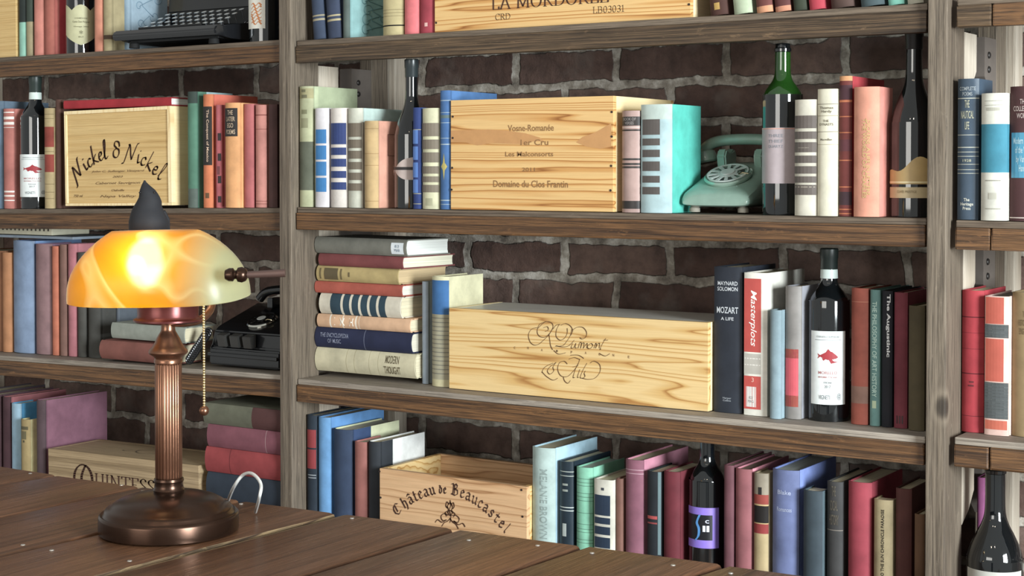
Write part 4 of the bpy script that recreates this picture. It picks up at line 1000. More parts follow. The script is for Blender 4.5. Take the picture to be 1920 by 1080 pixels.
B(2,'B',1598,1646,163,'#c97a6c','floppy salmon book with vertical gilt title, second shelf', spine='#cf8a70', d=.07, sb=-.012, txt=[('THE WORLD OF CHARLES',222,372,'d','#c4a165',.16,0,.02,-.05),('DICKENS  A LIFE IN LETTERS',226,366,'d','#c4a165',.14,0,.02,.25)], rnd=.14)
r_, rad, face, k, kz, c, z0, Y = bottle(2,'B',1713,43,'tall dark bottle with a gold peaked label beside the right upright', CHMP, .05, 50, None, None, plain('#17181b', .3))
gold = plain('#b89a5e', .5, name='gold_paper')
curved_patch('front_label', gold, rad+.0006, face-1.4, face+1.4, .055, .105, r_, lambda s_: (0, .45+.5*math.exp(-((s_-.62)/.2)**2)+.04*math.sin(s_*17)))
curved_patch('label_line', plain('#e4d3a0', .4), rad+.0009, face-1.4, face+1.4, .057, .0595, r_)
curved_patch('lower_label', plain('#bba77c', .5), rad+.0006, face-1.4, face+1.4, .032, .050, r_)
wrap_text(r_, 'CUVÉE PRESTIGE', rad+.001, face-.3, .043, .034, .005, plain('#7a6838', .6))

# ================================================================== SECOND SHELF, RIGHT BAY
B(2,'C',1793,1833,148,'#3a4a5a','dark slate blue book with thin gilt rules beside the right upright', rough=.45, d=.08, pages='#9fb4c8', bands=[(184,185.5,'#b9b9a8'),(253,254,'#b9b9a8'),(276,277.5,'#b9b9a8'),(285,286,'#b9b9a8'),(293,294,'#b9b9a8'),(308,309,'#b9b9a8'),(318,319,'#b9b9a8'),(325,326,'#b9b9a8')],
  txt=[('COMPLETE\nPOEMS',163,180,'h','#8f979c',.75),('THE\nNAUTICAL\nLIFE',188,243,'h','#a8a890',.6),('1928',299,304,'h','#a8a890',.4),('The\nHeritage\nPress',372,394,'h','#c9c9bb',.6)])
B(2,'C',1837,1886,175,'#c8c6b9','cream book with a wide teal blue band, right bay second shelf', sb=-.012, bands=[(233,324,'#2f7d93')], wrap=True, marks=[(189,190,-.7,.7,'#9a9788'),(197,198,-.7,.7,'#9a9788'),(202,208,-.5,.5,'#a8a596'),(338,340,-.6,.6,'#8f8c7e'),(362,374,-.3,.3,'#b0ad9e'),(391,393,-.6,.6,'#9a9788')])
B(2,'C',1890,1945,162,'#4a2c2d','maroon book with a sky blue label at the right picture edge, second shelf', marks=[(249,334,-.85,1,'#3f8fae')], bands=[(408,410,'#c7b7ae')], txt=[('THE\nCOLLECTED\nWORKS',186,222,'h','#b5a29c',.7),('Modern Poems\nof the West\nby Various\nHands',258,322,'h','#a8cbd6',.7)])

# ================================================================== THIRD SHELF, LEFT BAY
B(3,'A',-60,0,470,'#8a5a3a','brown book at the left picture edge, third shelf')
B(3,'A',2,18,474,'#b0774c','orange-brown book left of the bright blue one, third shelf')
B(3,'A',20,59,452,'#7391bf','large bright blue book under the spiral calendar, third shelf left bay', spine='#7c90ad', d=.16)
B(3,'A',62,92,458,'#9c7690','mauve-brown book right of the bright blue one, third shelf', spine='#8b6a6c', d=.12)
B(3,'A',96,108,462,'#bd6a4d','thin orange-red book beside the mauve one, third shelf')
B(3,'A',110,123,459,'#7d5a4f','brown book right of the thin orange-red one, third shelf')
B(3,'A',125,141,458,'#b06a72','dusty rose book partly behind the lamp shade, third shelf', d=.15)
B(3,'A',143,158,474,'#4c4a45','dark charcoal book partly behind the lamp shade, its left one of two', d=.14)
B(3,'A',162,184,476,'#454440','dark charcoal book partly behind the lamp shade, its right one of two', d=.14)
B(3,'A',192,215,478,'#596069','grey-blue book partly behind the lamp shade above the lying brown book', d=.16, sb=.055)
zz = shelf_z(3,'A',xof(260,660,D+.06))
z1 = lying(3,'A',186,322,636,672,'#7d4a40','reddish brown book lying flat behind the lamp neck, third shelf', zz+.001, d=.10, thick=.043, sb=-.045)
lying(3,'A',208,345,606,640,'#8b8f84','pale grey book lying on the reddish brown one behind the lamp neck', z1, d=.10, thick=.036, sb=-.03, rnd=.1)
# spiral calendar lying on the row of books
Yc = D+SETB[3]+.02
xc0, xc1 = xof(-30, 440, Yc), xof(97, 440, Yc)
zt = atY(40, 449.5, D+SETB[3]).z
root = empty('desk_calendar', ((xc0+xc1)/2, Yc, zt+.0115), 'cream spiral-bound calendar lying on top of the books at the left edge', 'calendar')
bm = bmesh.new(); wc = (xc1-xc0)/2; add_box(bm, -wc, wc, 0, .12, 0, .018, 0, .003); fin(bm, 'sheets', plain('#cfc9ae', .7), root, smooth=30)
for i in range(16):
    bm = bmesh.new(); add_box(bm, -.0025, .0025, -.0006, .002, .010, .0165); fin(bm, 'binding_slot', plain('#4b463c', .6), root, (-wc+.012+i*(2*wc-.024)/15, 0, 0))
# the lying board it rests on
root = empty('thin_book', (xof(20, 450, Yc), Yc-.005, zt+.0035), 'thin grey-blue booklet lying flat under the spiral calendar', 'book')
wb = xof(150, 450, Yc)-xof(-20, 450, Yc)
bm = bmesh.new(); add_box(bm, -.1, wb-.1, 0, .15, .0, .0065, 0, .001); fin(bm, 'cover', cloth('#8b98a6'), root)

BLK = plain('#141518', .22, name='black_bakelite', coat=.6)
Yq = D+.055; xq0, xq1 = xof(392, 640, Yq), xof(524, 640, Yq); Wq = min(xq1, pL0-.004)-xq0
zq = shelf_z(3,'A',xq0)+.007
root = empty('key_telephone', (xq0, Yq, zq), 'black vintage telephone set with a chrome-ringed dial and a row of lever keys', 'telephone')
bm = bmesh.new(); add_prism(bm, [(0, .0), (.0, .036), (.012, .04), (.016, .072), (.03, .082), (.16, .125), (.165, 0)], 'x', 0, Wq)
bmesh.ops.bevel(bm, geom=bm.edges[:], offset=.003, segments=2, affect='EDGES'); fin(bm, 'body', BLK, root, smooth=30)
box('ledge', BLK, .002, Wq-.002, -.008, .0, .018, .026, root, .0015); box('foot_rail', plain('#0d0e10', .5), .005, Wq-.005, .0, .15, -.0008, 0, root, 0)
for i in range(3):
    bm = bmesh.new(); xk = .03+i*.038
    add_prism(bm, [(-.004, .040), (-.010, .066), (.010, .071), (.010, .042)], 'x', xk, xk+.026); bmesh.ops.bevel(bm, geom=bm.edges[:], offset=.0015, segments=2, affect='EDGES')
    fin(bm, 'lever_key', plain('#3b3a38', .3), root, smooth=30)
dial(root, (Wq*.5, .06, .0965), (R(20), 0, 0), .031, plain('#1c1c1e', .3), plain('#3a3a3c', .15, .8), plain('#d5d3c9', .12, 1))
for sx in (.35, .85):
    box('cradle', BLK, Wq*sx-.008, Wq*sx+.008, .12, .158, .118, .142, root, .003)
bm = bmesh.new(); add_tube(bm, catmull([(Wq*.12, .14, .136), (Wq*.25, .14, .155), (Wq*.6, .14, .162), (Wq*.9, .14, .155), (Wq*.99, .14, .140)], 4), .0105, 12); fin(bm, 'handset', BLK, root, smooth=50)
# the coiled lead in front of it
Yk = D+.02; pc = atY(372, 690, Yk)
pts = []; a_, b2 = atY(388, 622, D+.04), atY(352, 672, D+.03); b2.z = shelf_z(3,'A',b2.x)+.014
for i in range(200):
    t = i/199; p = a_.lerp(b2, t); ph = t*2*math.pi*15; rr_ = .0085
    pts.append(p+Vector((rr_*math.cos(ph), .3*rr_*math.cos(ph)+.004, rr_*math.sin(ph))))
bm = bmesh.new(); add_tube(bm, pts, .0026, 6); fin(bm, 'coiled_cord', BLK, root, -Vector((xq0, Yq, zq)), smooth=60)

# ================================================================== THIRD SHELF, MIDDLE BAY
Ys = D+SETB[3]
zz = shelf_z(3,'B',xof(680, 700, Ys))+.0112
def vth(u, a, b_): return atY(u, a, Ys).z-atY(u, b_, Ys).z
STK = [(587,777,'#bcb393','worn cream book with dark stamped lettering, lowest of the stack by the left upright', vth(682,664,709), dict(bands=[(.32,.325,'#9d926e'),(.40,.405,'#9d926e'),(.55,.553,'#8d8260'),(.64,.643,'#8d8260')], txt=[('MODERN\nTHOUGHT',.70,.86,'h2','#5d5238',.7)]), .15, 0),
 (587,770,'#232843','navy blue book with worn silver lettering, second from the bottom of the stack', vth(678,626,664), dict(pages='#d9d2c0', txt=[('THE ENCYCLOPEDIA\nOF MUSIC',.06,.36,'h2','#8288a0',.5)], bands=[(.52,.525,'#6d7288')]), .13, 0),
 (594,768,'#d2a680','peach book with white ruled lettering, third from the bottom of the stack', vth(682,595,620), dict(bands=[(.14,.155,'#e9dcc8'),(.28,.29,'#e9dcc8'),(.42,.435,'#e9dcc8'),(.46,.465,'#e9dcc8')], txt=[('I  M  H',.19,.40,'h2','#eee2d0',.6)]), .12, 0),
 (598,752,'#cfc6b2','cream book with dark teal bars on its spine, fourth from the bottom of the stack', vth(678,551,590), dict(bands=[(.14,.27,'#2c4350'),(.30,.38,'#2c4350'),(.41,.49,'#2c4350'),(.52,.60,'#2c4350'),(.63,.71,'#2c4350'),(.74,.82,'#2c4350')]), .11, -1),
 (588,753,'#a9503f','thin brick red book, fifth from the bottom of the stack', vth(672,530,552), dict(pages='#e6e0d2'), .10, 0),
 (593,750,'#b09a62','tan gold book with a dark ornamental panel, sixth from the bottom of the stack', vth(672,501,530), dict(marks2=1, pages='#cdb48c', quarter=(.05,'#b59a72')), .17, -2),
 (597,764,'#7c3f3f','maroon book with cream page edges, second from the top of the stack', vth(680,478,501), dict(pages='#e9e4cc', groove=False), .17, -4),
 (582,774,'#77766c','grey cloth book with a white library sticker, topmost of the stack', vth(678,443,474), dict(pages='#eef0ea', groove=False), .14, -5)]
for (ul, ur, col, lab, th, kw, dd, yaw) in STK:
    xa, xb = max(xof(ul, 570, Ys), bays['B'][0]+.002), xof(ur, 570, Ys); h = xb-xa
    root = empty('book', (xa, Ys, zz+th/2+.0003), lab, 'book', 'stack of books by the left upright, third shelf', (0, R(90), R(yaw)))
    kw = dict(kw); tx = kw.pop('txt', ()); mk2 = kw.pop('marks2', 0)
    # lying: local +Z runs to the right, so fractions from the left are 1-f from the head
    kw['bands'] = [(1-b_[1], 1-b_[0], b_[2]) for b_ in kw.get('bands', ())]
    bl = build_book(root, th, h, dd, col, **kw)
    for (s_, f0, f1, _, cc, wf) in tx:
        me = text_mesh(s_, 0, .012)
        if 'MODERN' in s_: fit(me, 0, h*(f0+f1)/2, th*.75, h*(f1-f0), 'u', -.0006, bl)   # stamped across the spine
        else: fit(me, 0, h*(f0+f1)/2, th*wf, h*(f1-f0), 'u', -.0006, bl)
        mesh_obj('spine_title', me, plain(cc, .6), root)
    def patch(f0, f1, a, c_, colr, nm='spine_label'):
        bm = bmesh.new(); n = 6; A = [[bm.verts.new((th/2*(a+(c_-a)*k_/n), bl(th/2*(a+(c_-a)*k_/n))-.0005, z)) for k_ in range(n+1)] for z in (h*f0, h*f1)]
        for k_ in range(n): bm.faces.new((A[0][k_], A[0][k_+1], A[1][k_+1], A[1][k_]))
        fin(bm, nm, plain(colr, .6), root)
    if mk2:
        patch(.10,.27,-.75,.75,'#5e5136'); patch(.40,.42,-.3,.3,'#6b5c3a'); patch(.30,.32,-.7,.7,'#6b5c3a'); patch(.04,.06,-.7,.7,'#6b5c3a')
    if 'sticker' in lab:
        patch(.845,.975,-.6,.75,'#dfe6ea','library_sticker'); me = text_mesh('813\nMAR', 0, .0); fit(me, .001, h*.91, th*.4, h*.06, 'u', -.0008, bl); mesh_obj('sticker_print', me, plain('#4d6a86', .6), root)
    zz += th+.0007
LASTX[(3,'B')] = xof(777, 640, Ys)+.002
B(3,'B',779,801,528,'#8e9aa6','grey-blue book standing right of the stack, third shelf', sb=.02, d=.12)
B(3,'B',806,838,519,'#b9b48f','book in a torn cream jacket with a blue head and ruled spine', d=.13, spine='#a09a80', bands=[(516,526,'#cfc9a0'),(526,590,'#33679d'),(712,730,'#bdb48c')]+[(596+i*8,598+i*8,'#7c786a') for i in range(14)], quarter=(.02,'#cdc79f'), sb=.0, groove=False)
def t_dumont(root, W, H_, Y, x0, z0, yy):
    P = lambda u, v: atY(u, v, Y)
    sx, sz = 260/1755., 160/1080.
    def px(x, y): q = P(960+x*sx, 580+y*sz); return (q.x-x0, q.z-z0)
    strokes = [
     [(330,250),(420,170),(500,180),(520,240),(470,330),(400,400),(340,450),(280,460),(230,420),(210,330),(250,260),(320,240)],   # R bowl and flourish
     [(520,240),(480,310),(420,360),(350,350),(320,290),(350,200),(430,165)], [(400,240),(450,230),(460,270),(420,290)],
     [(470,330),(480,400),(490,470),(515,520)], [(520,260),(560,210),(610,200)],
     [(760,260),(740,340),(690,420),(640,470),(550,475)], [(560,470),(640,485),(720,470),(790,400)],   # D
     [(620,210),(680,190),(740,220),(770,280),(745,340)], [(600,200),(565,270),(560,350),(610,400),(670,370),(700,310),(700,250)],
     [(770,270),(830,235),(900,240),(945,300),(935,360),(890,385),(860,370)],
     [(770,440),(750,495),(780,495),(810,440),(800,495),(830,495)],            # u
     [(840,500),(860,430),(880,440),(870,500),(890,440),(915,440),(905,500),(940,450),(955,445),(945,500)],       # m
     [(1000,440),(960,470),(965,505),(1000,500),(1025,465),(1005,440)],       # o
     [(1040,500),(1060,440),(1070,460),(1060,500),(1090,445),(1110,445),(1105,500)], # n
     [(1190,375),(1150,440),(1115,515),(1130,510)], [(1160,400),(1215,400)],
     [(530,530),(590,575),(680,560)], [(1110,570),(1180,600),(1240,570)],
     [(560,680),(480,740),(450,790),(480,830),(530,790),(520,740),(560,680)], [(380,810),(400,760),(450,720),(520,690)], [(380,800),(440,860),(520,905),(580,880)],  # &
     [(740,590),(840,590),(910,630)], [(860,640),(830,720),(770,800),(700,860),(620,850),(580,770),(600,690),(660,665),(700,700)],   # F
     [(720,640),(790,620),(860,645)], [(770,740),(840,720)], [(650,870),(670,920),(710,945),(740,910)],
     [(840,690),(800,780),(775,870),(800,870)], [(860,770),(830,865),(850,870)],
     [(950,690),(900,780),(865,870),(890,880)], [(930,790),(915,820),(925,860),(890,885)],
     [(990,690),(1040,665),(1110,710),(1115,800),(1050,880),(960,895),(890,880)]]
    st = [[px(*p) for p in s_] for s_ in strokes]
    me = pen_mesh(st, .0021, .7, .0008, 6)
    for v in me.vertices: v.co = (v.co.x, yy, v.co.y)
    mesh_obj('branding', me, plain('#7a552e', .8), root)
    for ch, (x, y) in zip('CHAMPAGNE', [(35,495),(205,498),(380,522),(570,535),(755,552),(935,560),(1108,577),(1285,590),(1480,612)]):
        q = px(x, y); ink(root, ch, q[0], q[1], .0035, .0048, plain('#7a552e', .8), yy)
crate(3,'B',842,1328,575,.19,'long pine wine crate with scrolled script branding, third shelf', W_PINE2, W_SIDE, text=t_dumont, top_m=W_LID_LIT, back_lower=.012, hgt=.1615, sb=-.01)
B(3,'B',1337,1390,501,'#272c36','thick black book with silver capitals beside the scroll-branded crate', d=.15, rnd=.05, rough=.5, txt=[('MAYNARD\nSOLOMON',528,546,'h','#c3c7cc',.72),('MOZART',576,588,'h','#c3c7cc',.76),('A LIFE',595,601,'h','#c3c7cc',.45),('Harper\nCollins',745,753,'h','#9aa0a8',.3)])
B(3,'B',1394,1438,512,'#e0dccf','red and white book with white script title running down its spine', rnd=.03, groove=False, rough=.5, d=.17, sb=-.005, marks=[(523,661,-.97,.5,'#c0453c'),(664,702,-.97,.5,'#b5afa4'),(706,768,-.97,.5,'#c0453c'),(672,674,-.9,.45,'#d9d4ca'),(684,686,-.9,.45,'#d9d4ca'),(726,764,-.78,.1,'#d8d2cc')],
  txt=[('Masterplots',545,650,'d','#f3efe6',.33,.3,.004,-.2),('3',709,717,'h','#e9b9a8',.1,0,0,-.2),('823\nMAG',744,756,'h','#6d6a68',.24,0,0,-.35)])
B(3,'B',1442,1463,582,'#7d939c','short thin grey-blue book between the red-and-white and the grey book', d=.04, sb=-.02)
B(3,'B',1466,1500,537,'#8f8f96','grey book with a long coral red label low on its spine', spine='#85807c', d=.1, sb=-.005, rough=.55, marks=[(655,763,-.9,.75,'#cb4a56'),(655,672,-.9,.75,'#cc7452'),(742,763,-.9,.75,'#cc6a52')])
r_, rad, face, k, kz, c, z0, Y = bottle(3,'B',1554,39,'dark wine bottle with a red fish on its white label, middle bay third shelf', BORD, .035, 466, None, 'wine bottles with a red fish label', plain('#1c2624', .4), plain('#c3d2cc', .5))
fish_label(r_, rad, face, .030, .158, -.05, .9)
B(3,'B',1594,1626,541,'#8a4232','rust brown book right of the fish-label bottle, third shelf', d=.12, bands=[(566,567,'#a96a50'),(725,757,'#7d5a4c')])
B(3,'B',1630,1649,544,'#5f8580','teal book with a vertical title, third shelf', txt=[('THE PHILOSOPHY OF ART HISTORY',566,745,'d','#a9c2b4',.45)], marks=[(752,766,-.4,.4,'#a9b896')])
B(3,'B',1652,1672,546,'#24252c','black book with white vertical lettering, third shelf', txt=[('The Augustinic',552,670,'d','#e3e5e8',.4,0,.03,.3)])
B(3,'B',1675,1700,549,'#77303c','maroon cloth book, third shelf', txt=[('III',780,795,'h','#3c1a20',.5)])
B(3,'B',1702,1732,574,'#544a33','dull olive book beside the right upright, third shelf', sb=-.01)

# ================================================================== THIRD SHELF, RIGHT BAY
B(3,'C',1797,1843,545,'#a32c36','scarlet cloth book with dark rules, right bay third shelf', bands=[(594,596,'#5e1820'),(624,625,'#7a1f28'),(654,655,'#7a1f28'),(700,702,'#5e1820'),(780,781,'#5e1820')], marks=[(715,718,-.2,.2,'#5e1820'),(722,725,-.3,.2,'#5e1820')], d=.13)
B(3,'C',1845,1891,556,'#d9b3a6','orange-red book with two grey ribbed bands, right bay third shelf', rnd=.08, rough=.5, sb=-.01, pages='#8f908a', marks=[(558,608,-.92,.6,'#b6503c'),(609,634,-.98,.98,'#4a4f50'),(636,716,-.92,.6,'#b6503c'),(718,786,-.98,.98,'#4a4f50'),(789,806,-.92,.9,'#b9583f')]+[(720+i*6,721+i*6,-.98,.98,'#8d9290') for i in range(11)]+[(612+i*6,613+i*6,-.98,.98,'#8d9290') for i in range(4)])
B(3,'C',1895,1950,549,'#8d7650','tan brown book at the right picture edge, third shelf', d=.14, txt=[('THE\nHISTORY OF\nENGLAND',584,628,'h','#6b5636',.5)])

# ================================================================== LOWEST SHELF, LEFT BAY
B(4,'A',-50,-22,735,'#3b3238','dark plum book at the left picture edge, lowest shelf', d=.18)
B(4,'A',-20,-1,740,'#4a3238','dark plum book second from the left picture edge, lowest shelf', d=.17)
B(4,'A',3,17,745,'#9a5a5e','brown-plum book with a pinkish cover, lowest shelf left', spine='#4a2f35', d=.18, pages='#cdb8a8')
B(4,'A',19,36,757,'#4fa3d4','sky blue book left of the small tan book, lowest shelf', spine='#8fb0c4', d=.07, sb=-.0)
B(4,'A',37,53,787,'#a58f5e','small tan book with a dark ornament on its spine', d=.03, sb=-.02, quarter=(.1,'#d6c98f'), marks=[(800,806,-.8,.8,'#5a5236'),(809,824,-.5,.5,'#6b6242'),(826,830,-.2,.2,'#5a5236')])
B(4,'A',66,82,751,'#86586a','tall thin book with a wide plum purple cover, left of the carved-letter crate', spine='#57454a', quarter=(.36,'#86586a'), d=.2, sb=-.02)
def t_quint(root, W, H_, Y, x0, z0, yy):
    P = lambda u, v: atY(u, v, Y)
    q = P(157, 905); big = P(175, 905).x-P(140, 905).x
    me = pen_mesh([['L']+arc(.5, .5, .46, .52, 0, 360, 36), [(.62, 1.0), (.42, .6), (.5, .2), (.8, -.1), (1.1, -.2)]], .12, .2, .05)
    for v in me.vertices: v.co = (q.x-x0+(v.co.x-.5)*big*1.05, yy, q.z-z0+(v.co.y-.5)*big*1.05)
    mesh_obj('branding', me, INK, root)
    a = P(178, 905).x-x0; L = P(292, 905).x-P(178, 905).x
    pen_ink(root, 'UINTESS', S, a+L/2, P(235, 925).z-z0-.004, L, None, INK, .11, 0, yy, thin=.04)
    pen_ink(root, 'A', S, a+L*1.09, P(235, 925).z-z0-.004, L*.15, None, INK, .11, 0, yy, thin=.04)
    # the looped mark burnt into the lid
    me = pen_mesh([['L']+arc(0, 0, .038, .03, 20, 380, 40), [(.02, .03), (-.03, .0), (-.06, -.02), (-.075, -.015), (-.06, .0)]], .0025, .6, .0012)
    for v in me.vertices: v.co = (W*.52+v.co.x, .085+v.co.y, H_+.0003)
    mesh_obj('lid_mark', me, plain('#5d5142', .8), root)
crate(4,'A',92,374,0,.16,'weathered grey-brown crate with large carved capitals behind the table, lowest shelf', W_OLD, W_OLD, hgt=.135, text=t_quint, sb=-.03)
Yl = D+SETB[4]-.03; zl = shelf_z(4,'A',xof(450, 880, Yl))+.0096; ZL0 = zl
for (ul, vt_, vb_, col, lab, bn) in [(386,893,950,'#2b3440','navy black book lying at the bottom of the stack behind the lamp cord', ()),
    (384,845,893,'#8f3638','red book lying second from the bottom of the stack behind the lamp cord', [(.32,.33,'#6e282b')]),
    (388,802,845,'#7a4550','dusty maroon book lying second from the top of the stack behind the lamp', [(.78,.785,'#a58a88')]),
    (381,762,802,'#60604f','olive grey book with a maroon spine end, on top of the stack behind the lamp', [(.62,1,'#50302e')])]:
    th = atY(450, vt_, Yl).z-atY(450, vb_, Yl).z
    if zl == ZL0:
        top_t = atY(450, 893, Yl).z; th = top_t-zl
    xa = xof(ul, 860, Yl); h = min(.26, pL0-.003-xa)
    n_ = 1
    if th > .075: n_ = 2
    for q in range(n_):
        t2 = th/n_
        lb = lab if q == n_-1 else 'black book lying at the very bottom of the stack, mostly hidden behind the table'
        root = empty('book', (xa, Yl, zl+t2/2), lb, 'book', 'stack of books behind the lamp, lowest shelf', (0, R(90), 0))
        build_book(root, t2-.0006, h, .15, col, bands=[(1-b_[1], 1-b_[0], b_[2]) for b_ in bn], rnd=.1)
        zl += t2

# ================================================================== LOWEST SHELF, MIDDLE BAY
B(4,'B',573,592,779,'#27313c','dark navy book with a red double label, beside the left upright, lowest shelf', d=.16, marks=[(806,840,-.8,.9,'#8e2f34'),(843,879,-.8,.9,'#8e2f34'),(890,892,-.6,.9,'#8a8f94'),(895,897,-.5,.9,'#8a8f94')])
B(4,'B',594,616,783,'#5b92cc','tall bright blue book with a wide cover, lowest shelf', spine='#6096c8', d=.19)
B(4,'B',621,656,806,'#33486e','thick navy blue book with pale pages, lowest shelf left', spine='#33425c', d=.17, quarter=(.42,'#d6d8ae'))
B(4,'B',662,685,829,'#b46c66','dull pink book between the navy and the black book, lowest shelf', d=.09, spine='#9d6058', quarter=(.02,'#c27a74'))
B(4,'B',688,710,829,'#2e3238','black book with a white paper cover beside the open crate', d=.16, quarter=(.3,'#dcdcd8'))
def t_beau(root, W, H_, Y, x0, z0, yy):
    P = lambda u, v: atY(u, v, Y)
    a, b_ = P(742, 930), P(948, 950); L = b_.x-a.x
    pen_ink(root, 'Château dE Beaucastel', K, (a.x+b_.x)/2-x0, P(845, 916).z-z0-.013, L, None, INK, .13, .75, yy, 2.1, 0, .04, smooth=0)
    # crest: a small heraldic cluster of scrolls and figures
    c = P(844, 962); cx, cz = c.x-x0, c.z-z0
    st = []
    for s_ in (-1, 1):
        st += [[(s_*x, z) for x, z in pts] for pts in ([(0,.02),(.006,.012),(.004,.004),(.012,-.002),(.008,-.008)], [(.004,-.006),(.014,-.004),(.022,-.010),(.018,-.018),(.008,-.016)], [(.01,-.016),(.02,-.022),(.03,-.018),(.036,-.024)], [(.002,.016),(.008,.02),(.010,.012),(.006,.008)], [(.0,-.012),(.006,-.018),(.014,-.022),(.02,-.03)])]
    st += [[(0,.024),(.002,.014),(-.002,.004),(.002,-.006),(0,-.02)], [(-.006,.0),(0,.004),(.006,0),(.0,-.006),(-.006,0)]]
    me = pen_mesh(st, .0032, .7, .0016)
    for v in me.vertices: v.co = (cx+v.co.x, yy, cz+v.co.y)
    mesh_obj('crest', me, plain('#7b5136', .8), root)
hz = atY(850, 893, D+.045-.02).z-shelf_z(4,'B',xof(850, 900, D+.025))
crate(4,'B',712,988,0,.21,'open-topped rosy pine wine crate with blackletter branding, lowest shelf', W_PINE4, W_PINE2, open_top=True, hgt=hz, text=t_beau, sb=-.02, nails=[(712,885),(714,934),(978,920),(980,970)])
B(4,'B',992,1036,840,'#a3c6d6','tall pale ice blue book with grooved spine right of the open crate', spine='#a8bdb8', d=.17, sb=-.01, txt=[('MELANIE BROWN',880,1010,'d','#8b9c98',.3,0,.01,.2)])
B(4,'B',1047,1072,866,'#22303a','black-green book with thin gilt rules, lowest shelf', rough=.4, bands=[(884,885.5,'#a8b0a8'),(892,893.5,'#a8b0a8'),(951,952.5,'#c8cfc9'),(957,958.5,'#c8cfc9')], d=.15, marks=[(907,911,-.4,.4,'#8f9790'),(918,922,-.4,.4,'#8f9790'),(982,1006,-.4,.2,'#a9b2ae')])
B(4,'B',1078,1108,877,'#7fc2a4','mint green book with thin dark rules, lowest shelf', d=.13, bands=[(v, v+1, '#4f7c68') for v in (898,905,911,925,932,939,962,983,992,998,1012,1018)], pages='#b9c9bc')
B(4,'B',1112,1148,900,'#c9c5b6','white book with dark navy panels right of the mint green one', marks=[(929,967,-.9,.75,'#1d2f44'),(971,983,-.9,.75,'#1d2f44'),(988,1003,-.9,.75,'#1d2f44'),(1008,1028,-.9,.75,'#1d2f44'),(915,920,-.15,.15,'#3b4048')], rnd=.08, groove=False, sb=-.01)
B(4,'B',1151,1166,898,'#7a5346','worn brown book with a frayed head, lowest shelf', d=.07)
B(4,'B',1170,1203,863,'#c07c90','mauve pink book with a long cover left of the black-and-red one', spine='#8a5566', d=.19, bands=[(881,882,'#c9a4ae'),(888,889,'#c9a4ae')])
B(4,'B',1211,1238,885,'#23272c','black book with a slanting red stripe and teal edge, lowest shelf', d=.10, quarter=(.02,'#2b3437'), marks=[(968,974,-.85,.55,'#b04644'),(980,983,-.85,.55,'#8f3a3a'),(885,1040,.62,.97,'#5d7478')])
B(4,'B',1242,1272,885,'#6a2630','maroon book left of the bottle with the purple label', d=.12)
r_, rad, face, k, kz, c, z0, Y = bottle(4,'B',1326,35,'black bottle with a purple square label, lowest shelf', BORD, .04, 795)
zl0 = atY(1312, 1028, Y-rad).z-z0; zl1 = atY(1312, 952, Y-rad).z-z0; pu = plain('#8a6fd6', .5)
curved_patch('front_label', pu, rad+.0006, face-1.3, face+.65, zl0, zl1, r_)
curved_patch('label_window', plain('#14151c', .4), rad+.0009, face-1.3, face+.28, zl0+(zl1-zl0)*.2, zl0+(zl1-zl0)*.82, r_)
me = pen_mesh([[(.05,.1),(.2,.25),(.22,.5),(.12,.7),(.25,.95)]], .12, .2, .06)
wrap_text(r_, '', rad+.0012, face-.5, (zl0+zl1)/2, .012, (zl1-zl0)*.66, plain('#4a8fd0', .5), name='label_picture', mesh=me)
wrap_text(r_, 'II', rad+.0012, face-.06, (zl0+zl1)/2-.001, .012, .011, plain('#e6e8f2', .5), bold=.04)
wrap_text(r_, 'c', rad+.0012, face-.0, (zl0+zl1)/2+.012, .007, .006, plain('#cfd4ea', .5))
B(4,'B',1356,1374,873,'#6b4048','dark mauve book left of the rose pink one, lowest shelf', d=.17, pages='#c9bba8')
B(4,'B',1377,1407,880,'#d18493','rose pink book with a brownish spine, lowest shelf', spine='#8f5358', d=.17, pages='#8a7666')
B(4,'B',1412,1438,888,'#9c8a6a','tan book with black and red panels, lowest shelf', spine='#b09a6e', d=.06, bands=[(888,928,'#8d8270'),(928,946,'#8e3a30'),(947,949,'#b89a68'),(949,981,'#1f1a18'),(981,983,'#b89a68'),(983,1001,'#8e3030')], marks=[(914,928,-.25,.25,'#1f1a18')])
B(4,'B',1445,1495,882,'#7486c2','thick periwinkle blue book, lowest shelf', spine='#66719c', d=.18, pages='#b9c0bc', txt=[('Blake',920,928,'h','#a9b2d0',.5),('Romances',952,960,'h','#a9b2d0',.55)])
B(4,'B',1504,1540,921,'#39454d','dark slate book standing low right of the periwinkle one', d=.05, sb=-.01, groove=False, quarter=(.02,'#4f6068'))
B(4,'B',1549,1578,904,'#3b3a3a','charcoal book with worn gilt spine lettering, lowest shelf', d=.15, txt=[('THE\nSOCIAL\nHISTORY',912,985,'h','#5d564a',.6)], bands=[(994,995.5,'#7d746a')])
B(4,'B',1588,1632,905,'#973643','crimson cloth book, lowest shelf right', d=.16)
B(4,'B',1637,1672,938,'#a08f6a','tan book with black vertical lettering, lowest shelf', sb=-.005, d=.04, txt=[('EAST O THE SUN CHRONICLE PARADISE',956,1100,'u','#2a241c',.16,0,.02,.05)])
B(4,'B',1678,1708,917,'#56302c','dark oxblood book, lowest shelf right', d=.12)
B(4,'B',1714,1733,965,'#6a4c34','brown book against the right upright, lowest shelf', sb=-.005, d=.12)
# ================================================================== LOWEST SHELF, RIGHT BAY
B(4,'C',1812,1846,895,'#8d4876','magenta book showing its corner beside the right bay bracket', sb=.125, d=.05)
LASTX[(4,'C')] = -9
r_, rad, face, k, kz, c, z0, Y = bottle(4,'C',1866,52,'large dark glass bottle at the lower right corner', CHMP, .045, 868, G_DARK)
zt_ = atY(1850, 1072, Y-rad).z-z0
curved_patch('front_label', plain('#b9b7ae', .6), rad+.0006, face-1.2, face+1.1, zt_-.08, zt_, r_)

print('DEV', DEV)
